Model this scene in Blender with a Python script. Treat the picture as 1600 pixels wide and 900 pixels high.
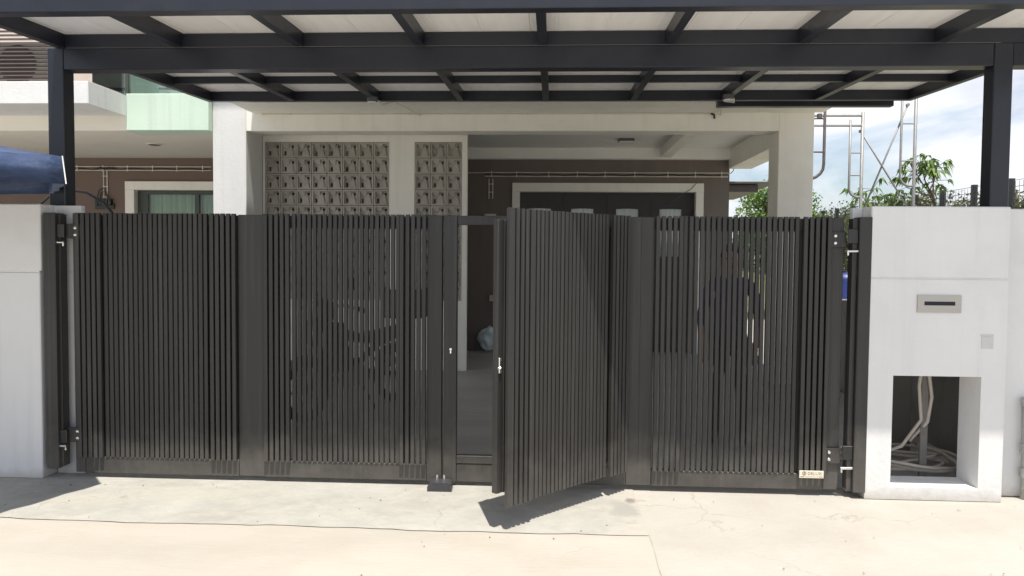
import bpy, bmesh, math, random
from mathutils import Matrix, Vector
random.seed(7)
for o in list(bpy.data.objects): bpy.data.objects.remove(o)
S = bpy.context.scene
COL = S.collection
R_ = math.radians

# ------------------------------------------------------------------ camera
cam_d = bpy.data.cameras.new('camera'); cam = bpy.data.objects.new('camera', cam_d); COL.objects.link(cam)
cam_d.sensor_width = 36; cam_d.lens = 27.0; cam_d.clip_start = .05; cam_d.clip_end = 3000
rt = (0.99857567, 0.05267922, 0.00845769); dn = (0.01058991, -0.04032893, -0.99913034); fw = (-0.05229232, 0.99779681, -0.04082935)
cam.matrix_world = Matrix(((rt[0], -dn[0], -fw[0], 0), (rt[1], -dn[1], -fw[1], 0), (rt[2], -dn[2], -fw[2], 1.6), (0, 0, 0, 1)))
S.camera = cam

# ------------------------------------------------------------------ world, sun, exposure
SUN_DIR = Vector((.07, -.27, 1)).normalized()
W = bpy.data.worlds.new('World'); S.world = W; W.use_nodes = True
nt = W.node_tree; nt.nodes.clear()
out = nt.nodes.new('ShaderNodeOutputWorld'); bg = nt.nodes.new('ShaderNodeBackground'); sky = nt.nodes.new('ShaderNodeTexSky')
sky.sky_type = 'NISHITA'; sky.sun_disc = False
sky.sun_elevation = math.asin(SUN_DIR.z); sky.sun_rotation = math.atan2(SUN_DIR.x, SUN_DIR.y)
sky.air_density = 1.0; sky.dust_density = 1.0; sky.ozone_density = 1.0
tc = nt.nodes.new('ShaderNodeTexCoord'); mp = nt.nodes.new('ShaderNodeMapping'); mp.inputs['Scale'].default_value = (1, 1, 2.2)
mp.inputs['Location'].default_value = (.35, .1, .2)
nz = nt.nodes.new('ShaderNodeTexNoise'); nz.inputs['Scale'].default_value = 2.6; nz.inputs['Detail'].default_value = 9; nz.inputs['Roughness'].default_value = .58
nz.inputs['Distortion'].default_value = .3
rp = nt.nodes.new('ShaderNodeValToRGB'); rp.color_ramp.elements[0].position = .40; rp.color_ramp.elements[1].position = .54
rp.color_ramp.elements[1].color = (.86, .86, .86, 1)
nz2 = nt.nodes.new('ShaderNodeTexNoise'); nz2.inputs['Scale'].default_value = 5; nz2.inputs['Detail'].default_value = 6
rp2 = nt.nodes.new('ShaderNodeValToRGB'); rp2.color_ramp.elements[0].position = .3; rp2.color_ramp.elements[1].position = .7
rp2.color_ramp.elements[0].color = (6.0, 6.2, 6.9, 1); rp2.color_ramp.elements[1].color = (9.4, 9.4, 9.6, 1)
mx = nt.nodes.new('ShaderNodeMixRGB')
nt.links.new(tc.outputs['Generated'], mp.inputs['Vector']); nt.links.new(mp.outputs[0], nz.inputs['Vector']); nt.links.new(mp.outputs[0], nz2.inputs['Vector'])
nt.links.new(nz.outputs['Fac'], rp.inputs['Fac']); nt.links.new(nz2.outputs['Fac'], rp2.inputs['Fac'])
nt.links.new(rp.outputs['Color'], mx.inputs['Fac']); nt.links.new(sky.outputs['Color'], mx.inputs['Color1']); nt.links.new(rp2.outputs['Color'], mx.inputs['Color2'])
nt.links.new(mx.outputs['Color'], bg.inputs['Color']); bg.inputs['Strength'].default_value = .073
nt.links.new(bg.outputs[0], out.inputs['Surface'])
sl = bpy.data.lights.new('sun', 'SUN'); sl.energy = 3.5; sl.angle = R_(.53); sl.color = (1, .95, .87)
so = bpy.data.objects.new('sun', sl); COL.objects.link(so); so.rotation_euler = SUN_DIR.to_track_quat('Z', 'Y').to_euler(); so.location = (0, -5, 20)
S.view_settings.view_transform = 'Standard'; S.view_settings.look = 'None'; S.view_settings.gamma = 1; S.view_settings.exposure = .94
S.view_settings.use_curve_mapping = False
S.render.engine = 'CYCLES'
try:
    S.cycles.max_bounces = 14; S.cycles.diffuse_bounces = 12; S.cycles.transparent_max_bounces = 12
except Exception: pass

# ------------------------------------------------------------------ materials
def mat(name, col, rough=.6, var=.08, scale=3.0, bump=0.0, bscale=60.0, metal=0.0, spec=.5, stretch=None, dirt=None, dirt_amt=0.0, dscale=1.2):
    m = bpy.data.materials.new(name); m.use_nodes = True; n = m.node_tree.nodes; l = m.node_tree.links
    b = n['Principled BSDF']; b.inputs['Roughness'].default_value = rough; b.inputs['Metallic'].default_value = metal
    b.inputs['Specular IOR Level'].default_value = spec
    g = n.new('ShaderNodeNewGeometry'); v = g.outputs['Position']
    if stretch:
        q = n.new('ShaderNodeMapping'); q.inputs['Scale'].default_value = stretch; l.new(v, q.inputs['Vector']); v = q.outputs[0]
    t = n.new('ShaderNodeTexNoise'); t.inputs['Scale'].default_value = scale; t.inputs['Detail'].default_value = 7; t.inputs['Roughness'].default_value = .62
    l.new(v, t.inputs['Vector'])
    r = n.new('ShaderNodeValToRGB'); r.color_ramp.elements[0].position = .3; r.color_ramp.elements[1].position = .7
    r.color_ramp.elements[0].color = tuple(c * (1 - var) for c in col) + (1,); r.color_ramp.elements[1].color = tuple(min(1, c * (1 + var)) for c in col) + (1,)
    l.new(t.outputs['Fac'], r.inputs['Fac']); colo = r.outputs['Color']
    if dirt:
        t2 = n.new('ShaderNodeTexNoise'); t2.inputs['Scale'].default_value = dscale; t2.inputs['Detail'].default_value = 10; t2.inputs['Roughness'].default_value = .7
        l.new(v, t2.inputs['Vector'])
        r2 = n.new('ShaderNodeValToRGB'); r2.color_ramp.elements[0].position = .52; r2.color_ramp.elements[1].position = .72
        r2.color_ramp.elements[1].color = (dirt_amt,) * 3 + (1,)
        l.new(t2.outputs['Fac'], r2.inputs['Fac'])
        k = n.new('ShaderNodeMixRGB'); l.new(r2.outputs['Color'], k.inputs['Fac']); l.new(colo, k.inputs['Color1']); k.inputs['Color2'].default_value = dirt + (1,)
        colo = k.outputs['Color']
    l.new(colo, b.inputs['Base Color'])
    if bump:
        t3 = n.new('ShaderNodeTexNoise'); t3.inputs['Scale'].default_value = bscale; t3.inputs['Detail'].default_value = 5; l.new(v, t3.inputs['Vector'])
        u = n.new('ShaderNodeBump'); u.inputs['Strength'].default_value = bump; u.inputs['Distance'].default_value = .01
        l.new(t3.outputs['Fac'], u.inputs['Height']); l.new(u.outputs[0], b.inputs['Normal'])
    rr = n.new('ShaderNodeMapRange'); rr.inputs['To Min'].default_value = max(0, rough - .07); rr.inputs['To Max'].default_value = min(1, rough + .07)
    l.new(t.outputs['Fac'], rr.inputs['Value']); l.new(rr.outputs[0], b.inputs['Roughness'])
    return m

M = {}
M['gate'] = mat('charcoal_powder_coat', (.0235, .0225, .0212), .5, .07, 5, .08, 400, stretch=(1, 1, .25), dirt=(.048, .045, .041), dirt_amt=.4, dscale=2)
M['steel'] = mat('navy_black_paint', (.0145, .017, .026), .36, .1, 4, .04, 90, spec=.5, dirt=(.035, .036, .041), dirt_amt=.35, dscale=3)
M['white'] = mat('white_wall_paint', (.70, .70, .695), .75, .035, 1.6, .22, 30, dirt=(.60, .595, .575), dirt_amt=.5, dscale=1.4)
M['cream'] = mat('cream_wall_paint', (.88, .855, .775), .75, .03, 1.4, .14, 45, dirt=(.66, .62, .52), dirt_amt=.4, dscale=.9)
M['ceiling'] = mat('ceiling_paint', (.84, .83, .79), .8, .04, 1.2, .1, 40)
M['soffit'] = mat('soffit_paint', (.80, .755, .67), .8, .04, .8, .1, 30, dirt=(.62, .57, .5), dirt_amt=.4, dscale=.7)
M['brown2'] = mat('warm_brown_wall_paint', (.165, .115, .094), .75, .06, 2, .16, 50)
M['brown'] = mat('brown_wall_paint', (.17, .142, .124), .75, .06, 2, .16, 50)
M['pink'] = mat('pinkish_wall_paint', (.50, .43, .39), .8, .05, 2, .15, 50)
M['faded'] = mat('faded_grey_paint', (.57, .565, .56), .75, .05, 12)
M['mint'] = mat('mint_light_tint', (.60, .74, .62), .75, .03, 1.5, .14, 45, dirt=(.52, .67, .57), dirt_amt=.4)  # green light filtered by the glass above, put into the beam's colour
M['stain'] = mat('weathered_white_plaster', (.76, .76, .73), .8, .05, 3, .15, 45, stretch=(2.5, 2.5, .5), dirt=(.40, .43, .38), dirt_amt=.7, dscale=2.2)
M['block'] = mat('bare_cement_block', (.44, .41, .36), .9, .09, 6, .35, 90, dirt=(.34, .32, .28), dirt_amt=.5, dscale=5)
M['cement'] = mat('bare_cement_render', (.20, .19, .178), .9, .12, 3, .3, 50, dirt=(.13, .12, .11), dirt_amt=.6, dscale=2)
M['panel'] = mat('white_roof_panel', (.91, .90, .885), .5, .04, 1.5, .45, 26, stretch=(9, .35, 1), dirt=(.80, .785, .76), dirt_amt=.5, dscale=.8)
def translucent(m, f, col):
    n = m.node_tree.nodes; l = m.node_tree.links; b = n['Principled BSDF']; tr = n.new('ShaderNodeBsdfTranslucent'); tr.inputs['Color'].default_value = col + (1,)
    ms = n.new('ShaderNodeMixShader'); ms.inputs['Fac'].default_value = f; l.new(b.outputs[0], ms.inputs[1]); l.new(tr.outputs[0], ms.inputs[2]); l.new(ms.outputs[0], n['Material Output'].inputs['Surface'])
translucent(M['panel'], .10, (.9, .87, .83))
M['concrete'] = mat('pale_concrete', (.385, .361, .322), .85, .09, 1.1, .35, 30, dirt=(.35, .32, .275), dirt_amt=.55, dscale=1.3)
M['apron'] = mat('rough_cement_screed', (.34, .331, .30), .88, .12, 2.2, .9, 16, dirt=(.35, .335, .29), dirt_amt=.7, dscale=2.1)
M['ochre'] = mat('warm_concrete', (.385, .353, .305), .85, .08, 1.3, .3, 24, stretch=(.5, 1.4, 1), dirt=(.36, .325, .27), dirt_amt=.5, dscale=.9)
M['road'] = mat('bounce_road_concrete', (.52, .50, .46), .85, .07, .8, .2, 20, dirt=(.44, .42, .38), dirt_amt=.5, dscale=.6)  # made paler than the forecourt to bounce light into the porch
M['crack'] = mat('dark_joint', (.31, .28, .23), .95, .3, 9)
M['floor'] = mat('carport_floor_cement', (.34, .335, .325), .6, .16, 2, .15, 40, stretch=(.35, 1.4, 1), dirt=(.24, .235, .225), dirt_amt=.6, dscale=1.2)
M['steelss'] = mat('brushed_stainless', (.40, .385, .365), .42, .06, 20, metal=1.0, stretch=(.2, 1, 6))
M['chrome'] = mat('zinc_bolt', (.78, .77, .74), .28, .05, 20, metal=1.0)
M['black'] = mat('black_rubber', (.022, .022, .023), .4, .15, 12)
M['stopgrey'] = mat('worn_black_casting', (.05, .05, .055), .35, .2, 20, .1, 60)
M['slot'] = mat('dark_slot', (.012, .013, .025), .7, .1, 5)
M['galv'] = mat('galvanised_tube', (.27, .27, .27), .55, .14, 14, metal=.35, dirt=(.25, .20, .16), dirt_amt=.5, dscale=9)
M['rust'] = mat('rusty_tube', (.13, .11, .105), .7, .2, 14, metal=.3)
M['conduit'] = mat('white_conduit', (.70, .66, .58), .5, .05, 9)
M['hose'] = mat('grey_hose', (.52, .47, .41), .6, .08, 20)
M['door'] = mat('dark_timber_door', (.035, .031, .030), .45, .15, 5, .1, 60, stretch=(4, 4, .4))
M['curtain'] = mat('pale_curtain', (.85, .86, .85), .85, .05, 8, stretch=(8, 8, .3))
M['gcurtain'] = mat('green_curtain', (.32, .46, .31), .85, .22, 3.5, stretch=(8, 1, .3))
M['mintcloth'] = mat('mint_curtain', (.70, .86, .78), .85, .10, 3, stretch=(6, 1, .4))
M['frameal'] = mat('dark_green_window_frame', (.05, .06, .05), .45, .1, 8)
M['blue'] = mat('blue_fabric', (.034, .057, .128), .6, .35, 5, .6, 9, stretch=(1, 1, 2.5), dirt=(.10, .14, .23), dirt_amt=.6, dscale=9)
M['bin'] = mat('blue_plastic', (.012, .03, .16), .4, .1, 4)
M['bag'] = mat('pale_blue_plastic_bag', (.66, .77, .87), .4, .2, 13, .5, 24, dirt=(.88, .91, .94), dirt_amt=.7, dscale=11)
M['lamp'] = mat('grey_lamp_housing', (.10, .10, .10), .5, .08, 9)
M['diff'] = mat('frosted_diffuser', (.75, .75, .72), .4, .03, 9)
M['ac'] = mat('beige_condenser_casing', (.26, .24, .22), .55, .06, 6)
M['acd'] = mat('brown_louvre_metal', (.07, .055, .05), .5, .12, 7)
M['plate'] = mat('cream_nameplate', (.76, .69, .55), .4, .04, 9)
M['ink'] = mat('nameplate_ink', (.17, .15, .13), .6, .05, 9)
M['bark'] = mat('bark', (.075, .06, .045), .9, .25, 9, .4, 30)
M['soil'] = mat('grassy_bank', (.14, .155, .07), .95, .3, 1.3, .5, 8, dirt=(.22, .18, .11), dirt_amt=.7, dscale=.8)
M['pipe'] = mat('grey_pvc_pipe', (.34, .34, .33), .5, .1, 7, dirt=(.55, .54, .51), dirt_amt=.7, dscale=12)
M['grime'] = mat('ground_line_grime', (.17, .155, .13), .95, .3, 14)
M['roof'] = mat('dark_eave_metal', (.10, .085, .08), .5, .1, 4)
M['skin'] = mat('skin', (.36, .22, .15), .5, .06, 9)
M['shirt'] = mat('navy_shirt', (.035, .045, .10), .85, .15, 9, .2, 60)
M['trouser'] = mat('dark_trousers', (.028, .027, .03), .85, .15, 9, .2, 60)
M['hair'] = mat('black_hair', (.010, .009, .009), .5, .2, 40)
M['eye'] = mat('eye', (.03, .02, .02), .2, .1, 9)
M['lip'] = mat('lip', (.26, .12, .10), .5, .05, 9)
M['bikered'] = mat('dark_bike_plastic', (.022, .02, .024), .3, .15, 6)
M['lens'] = mat('headlight_lens', (.62, .62, .60), .15, .05, 9)

def damp(m, cx, cy, rx, ry, col, amt):
    # ragged damp cement stain with a shape of its own round (cx, cy)
    n = m.node_tree.nodes; l = m.node_tree.links; b = n['Principled BSDF']; src = b.inputs['Base Color'].links[0].from_socket
    g = n.new('ShaderNodeNewGeometry'); q = n.new('ShaderNodeMapping'); q.vector_type = 'TEXTURE'
    q.inputs['Location'].default_value = (cx, cy, 0); q.inputs['Scale'].default_value = (rx, ry, 1); l.new(g.outputs['Position'], q.inputs['Vector'])
    ln = n.new('ShaderNodeVectorMath'); ln.operation = 'LENGTH'; l.new(q.outputs[0], ln.inputs[0])
    t = n.new('ShaderNodeTexNoise'); t.inputs['Scale'].default_value = 7; t.inputs['Detail'].default_value = 9; t.inputs['Roughness'].default_value = .7; l.new(g.outputs['Position'], t.inputs['Vector'])
    a = n.new('ShaderNodeMath'); a.operation = 'MULTIPLY_ADD'; a.inputs[1].default_value = 2.2; l.new(t.outputs['Fac'], a.inputs[0]); l.new(ln.outputs['Value'], a.inputs[2])
    r = n.new('ShaderNodeMapRange'); r.inputs['From Min'].default_value = 2.0; r.inputs['From Max'].default_value = 1.45; r.inputs['To Max'].default_value = amt; l.new(a.outputs[0], r.inputs['Value'])
    k = n.new('ShaderNodeMixRGB'); l.new(r.outputs[0], k.inputs['Fac']); l.new(src, k.inputs['Color1']); k.inputs['Color2'].default_value = col + (1,); l.new(k.outputs[0], b.inputs['Base Color'])
def splash_bounce(m, zmax, col, amt, sc=9):
    # noise-broken splashed dust rising from the ground; on the gate, painted bounce light too
    n = m.node_tree.nodes; l = m.node_tree.links; b = n['Principled BSDF']; src = b.inputs['Base Color'].links[0].from_socket
    g = n.new('ShaderNodeNewGeometry'); sp = n.new('ShaderNodeSeparateXYZ'); l.new(g.outputs['Position'], sp.inputs[0])
    t = n.new('ShaderNodeTexNoise'); t.inputs['Scale'].default_value = sc; t.inputs['Detail'].default_value = 9; t.inputs['Roughness'].default_value = .68; l.new(g.outputs['Position'], t.inputs['Vector'])
    t2 = n.new('ShaderNodeTexNoise'); t2.inputs['Scale'].default_value = 1.7; l.new(g.outputs['Position'], t2.inputs['Vector'])
    a = n.new('ShaderNodeMath'); a.operation = 'MULTIPLY_ADD'; a.inputs[1].default_value = zmax * 1.3; l.new(t.outputs['Fac'], a.inputs[0]); l.new(sp.outputs['Z'], a.inputs[2])
    a2 = n.new('ShaderNodeMath'); a2.operation = 'MULTIPLY_ADD'; a2.inputs[1].default_value = zmax * .9; l.new(t2.outputs['Fac'], a2.inputs[0]); l.new(a.outputs[0], a2.inputs[2])
    r = n.new('ShaderNodeMapRange'); r.inputs['From Min'].default_value = zmax * 1.9; r.inputs['From Max'].default_value = zmax * .95; r.inputs['To Max'].default_value = amt; l.new(a2.outputs[0], r.inputs['Value'])
    k = n.new('ShaderNodeMixRGB'); l.new(r.outputs[0], k.inputs['Fac']); l.new(src, k.inputs['Color1']); k.inputs['Color2'].default_value = col + (1,); l.new(k.outputs[0], b.inputs['Base Color'])
def perpiece(m, amt):
    # small batch-to-batch shade difference between pieces
    n = m.node_tree.nodes; l = m.node_tree.links; b = n['Principled BSDF']; src = b.inputs['Base Color'].links[0].from_socket
    oi = n.new('ShaderNodeObjectInfo'); mr = n.new('ShaderNodeMapRange'); mr.inputs['To Min'].default_value = 1 - amt; mr.inputs['To Max'].default_value = 1 + amt; l.new(oi.outputs['Random'], mr.inputs['Value'])
    hv = n.new('ShaderNodeHueSaturation'); l.new(mr.outputs[0], hv.inputs['Value']); l.new(src, hv.inputs['Color']); l.new(hv.outputs[0], b.inputs['Base Color'])
def speckle(m, sc, col, amt, lo=.60, hi=.68):
    n = m.node_tree.nodes; l = m.node_tree.links; b = n['Principled BSDF']; src = b.inputs['Base Color'].links[0].from_socket
    g = n.new('ShaderNodeNewGeometry'); t = n.new('ShaderNodeTexNoise'); t.inputs['Scale'].default_value = sc; t.inputs['Detail'].default_value = 4; t.inputs['Roughness'].default_value = .6; l.new(g.outputs['Position'], t.inputs['Vector'])
    r = n.new('ShaderNodeMapRange'); r.inputs['From Min'].default_value = lo; r.inputs['From Max'].default_value = hi; r.inputs['To Max'].default_value = amt; l.new(t.outputs['Fac'], r.inputs['Value'])
    k = n.new('ShaderNodeMixRGB'); l.new(r.outputs[0], k.inputs['Fac']); l.new(src, k.inputs['Color1']); k.inputs['Color2'].default_value = col + (1,); l.new(k.outputs[0], b.inputs['Base Color'])
def hairline(m, sc, col, amt, w=.012):
    n = m.node_tree.nodes; l = m.node_tree.links; b = n['Principled BSDF']; src = b.inputs['Base Color'].links[0].from_socket
    g = n.new('ShaderNodeNewGeometry'); t = n.new('ShaderNodeTexNoise'); t.inputs['Scale'].default_value = 4; t.inputs['Detail'].default_value = 6; l.new(g.outputs['Position'], t.inputs['Vector'])
    mv = n.new('ShaderNodeVectorMath'); mv.operation = 'MULTIPLY_ADD'; mv.inputs[1].default_value = (.35, .35, .35); l.new(t.outputs['Color'], mv.inputs[0]); l.new(g.outputs['Position'], mv.inputs[2])
    v = n.new('ShaderNodeTexVoronoi'); v.feature = 'DISTANCE_TO_EDGE'; v.inputs['Scale'].default_value = sc; l.new(mv.outputs[0], v.inputs['Vector'])
    r = n.new('ShaderNodeMapRange'); r.inputs['From Min'].default_value = w; r.inputs['From Max'].default_value = 0; r.inputs['To Max'].default_value = amt; l.new(v.outputs['Distance'], r.inputs['Value'])
    t2 = n.new('ShaderNodeTexNoise'); t2.inputs['Scale'].default_value = 1.1; l.new(g.outputs['Position'], t2.inputs['Vector'])
    r2 = n.new('ShaderNodeMapRange'); r2.inputs['From Min'].default_value = .48; r2.inputs['From Max'].default_value = .60; l.new(t2.outputs['Fac'], r2.inputs['Value'])
    mm = n.new('ShaderNodeMath'); mm.operation = 'MULTIPLY'; l.new(r.outputs[0], mm.inputs[0]); l.new(r2.outputs[0], mm.inputs[1])
    k = n.new('ShaderNodeMixRGB'); l.new(mm.outputs[0], k.inputs['Fac']); l.new(src, k.inputs['Color1']); k.inputs['Color2'].default_value = col + (1,); l.new(k.outputs[0], b.inputs['Base Color'])
def streak(m, col, amt, sc=(11, 11, .45), lo=.5, hi=.68):
    # vertical rain streaks
    n = m.node_tree.nodes; l = m.node_tree.links; b = n['Principled BSDF']; src = b.inputs['Base Color'].links[0].from_socket
    g = n.new('ShaderNodeNewGeometry'); q = n.new('ShaderNodeMapping'); q.inputs['Scale'].default_value = sc; l.new(g.outputs['Position'], q.inputs['Vector'])
    t = n.new('ShaderNodeTexNoise'); t.inputs['Scale'].default_value = 1; t.inputs['Detail'].default_value = 6; t.inputs['Roughness'].default_value = .6; l.new(q.outputs[0], t.inputs['Vector'])
    r = n.new('ShaderNodeMapRange'); r.inputs['From Min'].default_value = lo; r.inputs['From Max'].default_value = hi; r.inputs['To Max'].default_value = amt; l.new(t.outputs['Fac'], r.inputs['Value'])
    k = n.new('ShaderNodeMixRGB'); l.new(r.outputs[0], k.inputs['Fac']); l.new(src, k.inputs['Color1']); k.inputs['Color2'].default_value = col + (1,); l.new(k.outputs[0], b.inputs['Base Color'])
streak(M['gate'], (.075, .07, .063), .35, (38, 38, .8)); streak(M['white'], (.60, .59, .565), .4); streak(M['cream'], (.76, .725, .64), .4, (7, 7, .4)); streak(M['brown'], (.205, .175, .155), .5, (6, 6, .4)); streak(M['mint'], (.50, .60, .52), .5)
splash_bounce(M['gate'], .55, (.135, .123, .108), .62, 7); perpiece(M['gate'], .09); perpiece(M['block'], .10)  # gate: dusty tint also paints in warm light bounced up from the ground
splash_bounce(M['white'], .10, (.42, .38, .32), .75, 14); hairline(M['white'], .9, (.55, .545, .52), .12, .003)
splash_bounce(M['cream'], .25, (.45, .40, .33), .6, 10)
for k_ in ('concrete', 'apron', 'ochre'):
    speckle(M[k_], 95, (.24, .21, .175), .45, .64, .70); speckle(M[k_], 1.6, (.33, .295, .245), .40, .50, .72); hairline(M[k_], .75, (.22, .19, .15), .55, .006)
speckle(M['apron'], 6.5, (.41, .395, .35), .5, .46, .66); speckle(M['apron'], 3.2, (.29, .275, .24), .55, .56, .70)
def fade_x(m, x0, x1, col):
    # the older screed feathers out into the newer pour
    n = m.node_tree.nodes; l = m.node_tree.links; b = n['Principled BSDF']; src = b.inputs['Base Color'].links[0].from_socket
    g = n.new('ShaderNodeNewGeometry'); sp = n.new('ShaderNodeSeparateXYZ'); l.new(g.outputs['Position'], sp.inputs[0])
    t = n.new('ShaderNodeTexNoise'); t.inputs['Scale'].default_value = 6; t.inputs['Detail'].default_value = 8; t.inputs['Roughness'].default_value = .7; l.new(g.outputs['Position'], t.inputs['Vector'])
    a = n.new('ShaderNodeMath'); a.operation = 'MULTIPLY_ADD'; a.inputs[1].default_value = .5; l.new(t.outputs['Fac'], a.inputs[0]); l.new(sp.outputs['X'], a.inputs[2])
    r = n.new('ShaderNodeMapRange'); r.inputs['From Min'].default_value = x0 + .25; r.inputs['From Max'].default_value = x1 + .25; l.new(a.outputs[0], r.inputs['Value'])
    k = n.new('ShaderNodeMixRGB'); l.new(r.outputs[0], k.inputs['Fac']); l.new(src, k.inputs['Color1']); k.inputs['Color2'].default_value = col + (1,); l.new(k.outputs[0], b.inputs['Base Color'])
fade_x(M['apron'], .34, .50, (.385, .358, .315)); fade_x(M['ochre'], .46, .58, (.392, .362, .315))
damp(M['apron'], .47, 4.86, .13, .30, (.27, .265, .24), .8)
damp(M['apron'], .52, 5.03, .05, .07, (.15, .12, .10), .7)
damp(M['apron'], -2.3, 4.95, .7, .22, (.38, .365, .31), .6)
damp(M['apron'], -3.0, 4.75, .5, .12, (.37, .35, .29), .5)

def leafmat(name, c1, c2):
    m = bpy.data.materials.new(name); m.use_nodes = True; n = m.node_tree.nodes; l = m.node_tree.links
    b = n['Principled BSDF']; b.inputs['Roughness'].default_value = .5
    g = n.new('ShaderNodeNewGeometry'); r = n.new('ShaderNodeValToRGB')
    r.color_ramp.elements[0].color = c1 + (1,); r.color_ramp.elements[1].color = c2 + (1,)
    l.new(g.outputs['Random Per Island'], r.inputs['Fac']); l.new(r.outputs['Color'], b.inputs['Base Color'])
    tr = n.new('ShaderNodeBsdfTranslucent'); l.new(r.outputs['Color'], tr.inputs['Color'])
    ms = n.new('ShaderNodeMixShader'); ms.inputs['Fac'].default_value = .35
    l.new(b.outputs[0], ms.inputs[1]); l.new(tr.outputs[0], ms.inputs[2]); l.new(ms.outputs[0], n['Material Output'].inputs['Surface'])
    return m
M['leaf_b'] = leafmat('bright_leaf', (.07, .14, .03), (.19, .29, .06))
M['leaf_d'] = leafmat('dull_leaf', (.045, .075, .025), (.12, .15, .05))
M['leaf_o'] = leafmat('olive_leaf', (.075, .085, .03), (.17, .165, .065))

def glassmat(name, col, rough=.03, alpha=.35):
    m = bpy.data.materials.new(name); m.use_nodes = True; n = m.node_tree.nodes; l = m.node_tree.links
    n.remove(n['Principled BSDF'])
    gl = n.new('ShaderNodeBsdfGlossy'); gl.inputs['Roughness'].default_value = rough
    tr = n.new('ShaderNodeBsdfTransparent'); tr.inputs['Color'].default_value = col + (1,)
    t = n.new('ShaderNodeTexNoise'); t.inputs['Scale'].default_value = 3; bp = n.new('ShaderNodeBump'); bp.inputs['Strength'].default_value = .02
    l.new(t.outputs['Fac'], bp.inputs['Height']); l.new(bp.outputs[0], gl.inputs['Normal'])
    f = n.new('ShaderNodeFresnel'); f.inputs['IOR'].default_value = 1.6
    ms = n.new('ShaderNodeMixShader'); l.new(f.outputs[0], ms.inputs[0]); l.new(tr.outputs[0], ms.inputs[1]); l.new(gl.outputs[0], ms.inputs[2])
    l.new(ms.outputs[0], n['Material Output'].inputs['Surface'])
    return m
M['glass_g'] = glassmat('green_tinted_glass', (.93, .985, .96))
M['glass'] = glassmat('clear_window_glass', (.94, .96, .95))

# ------------------------------------------------------------------ object helpers
WO = {}          # world origin of every object (all unrotated unless noted)
def link(o, loc, parent=None, local=False):
    COL.objects.link(o)
    loc = Vector(loc)
    if parent is not None:
        o.parent = parent
        o.location = loc if local else loc - WO[parent]
    else: o.location = loc
    WO[o] = loc
    return o
def thing(name, label, cat, loc, group=None):
    o = bpy.data.objects.new(name, None); o.empty_display_size = .1; link(o, loc); tag(o, label, cat, group); return o
def tag(o, label, cat, group=None):
    o['label'] = label; o['category'] = cat
    if group: o['group'] = group
    return o
def struct(o): o['kind'] = 'structure'; return o

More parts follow.
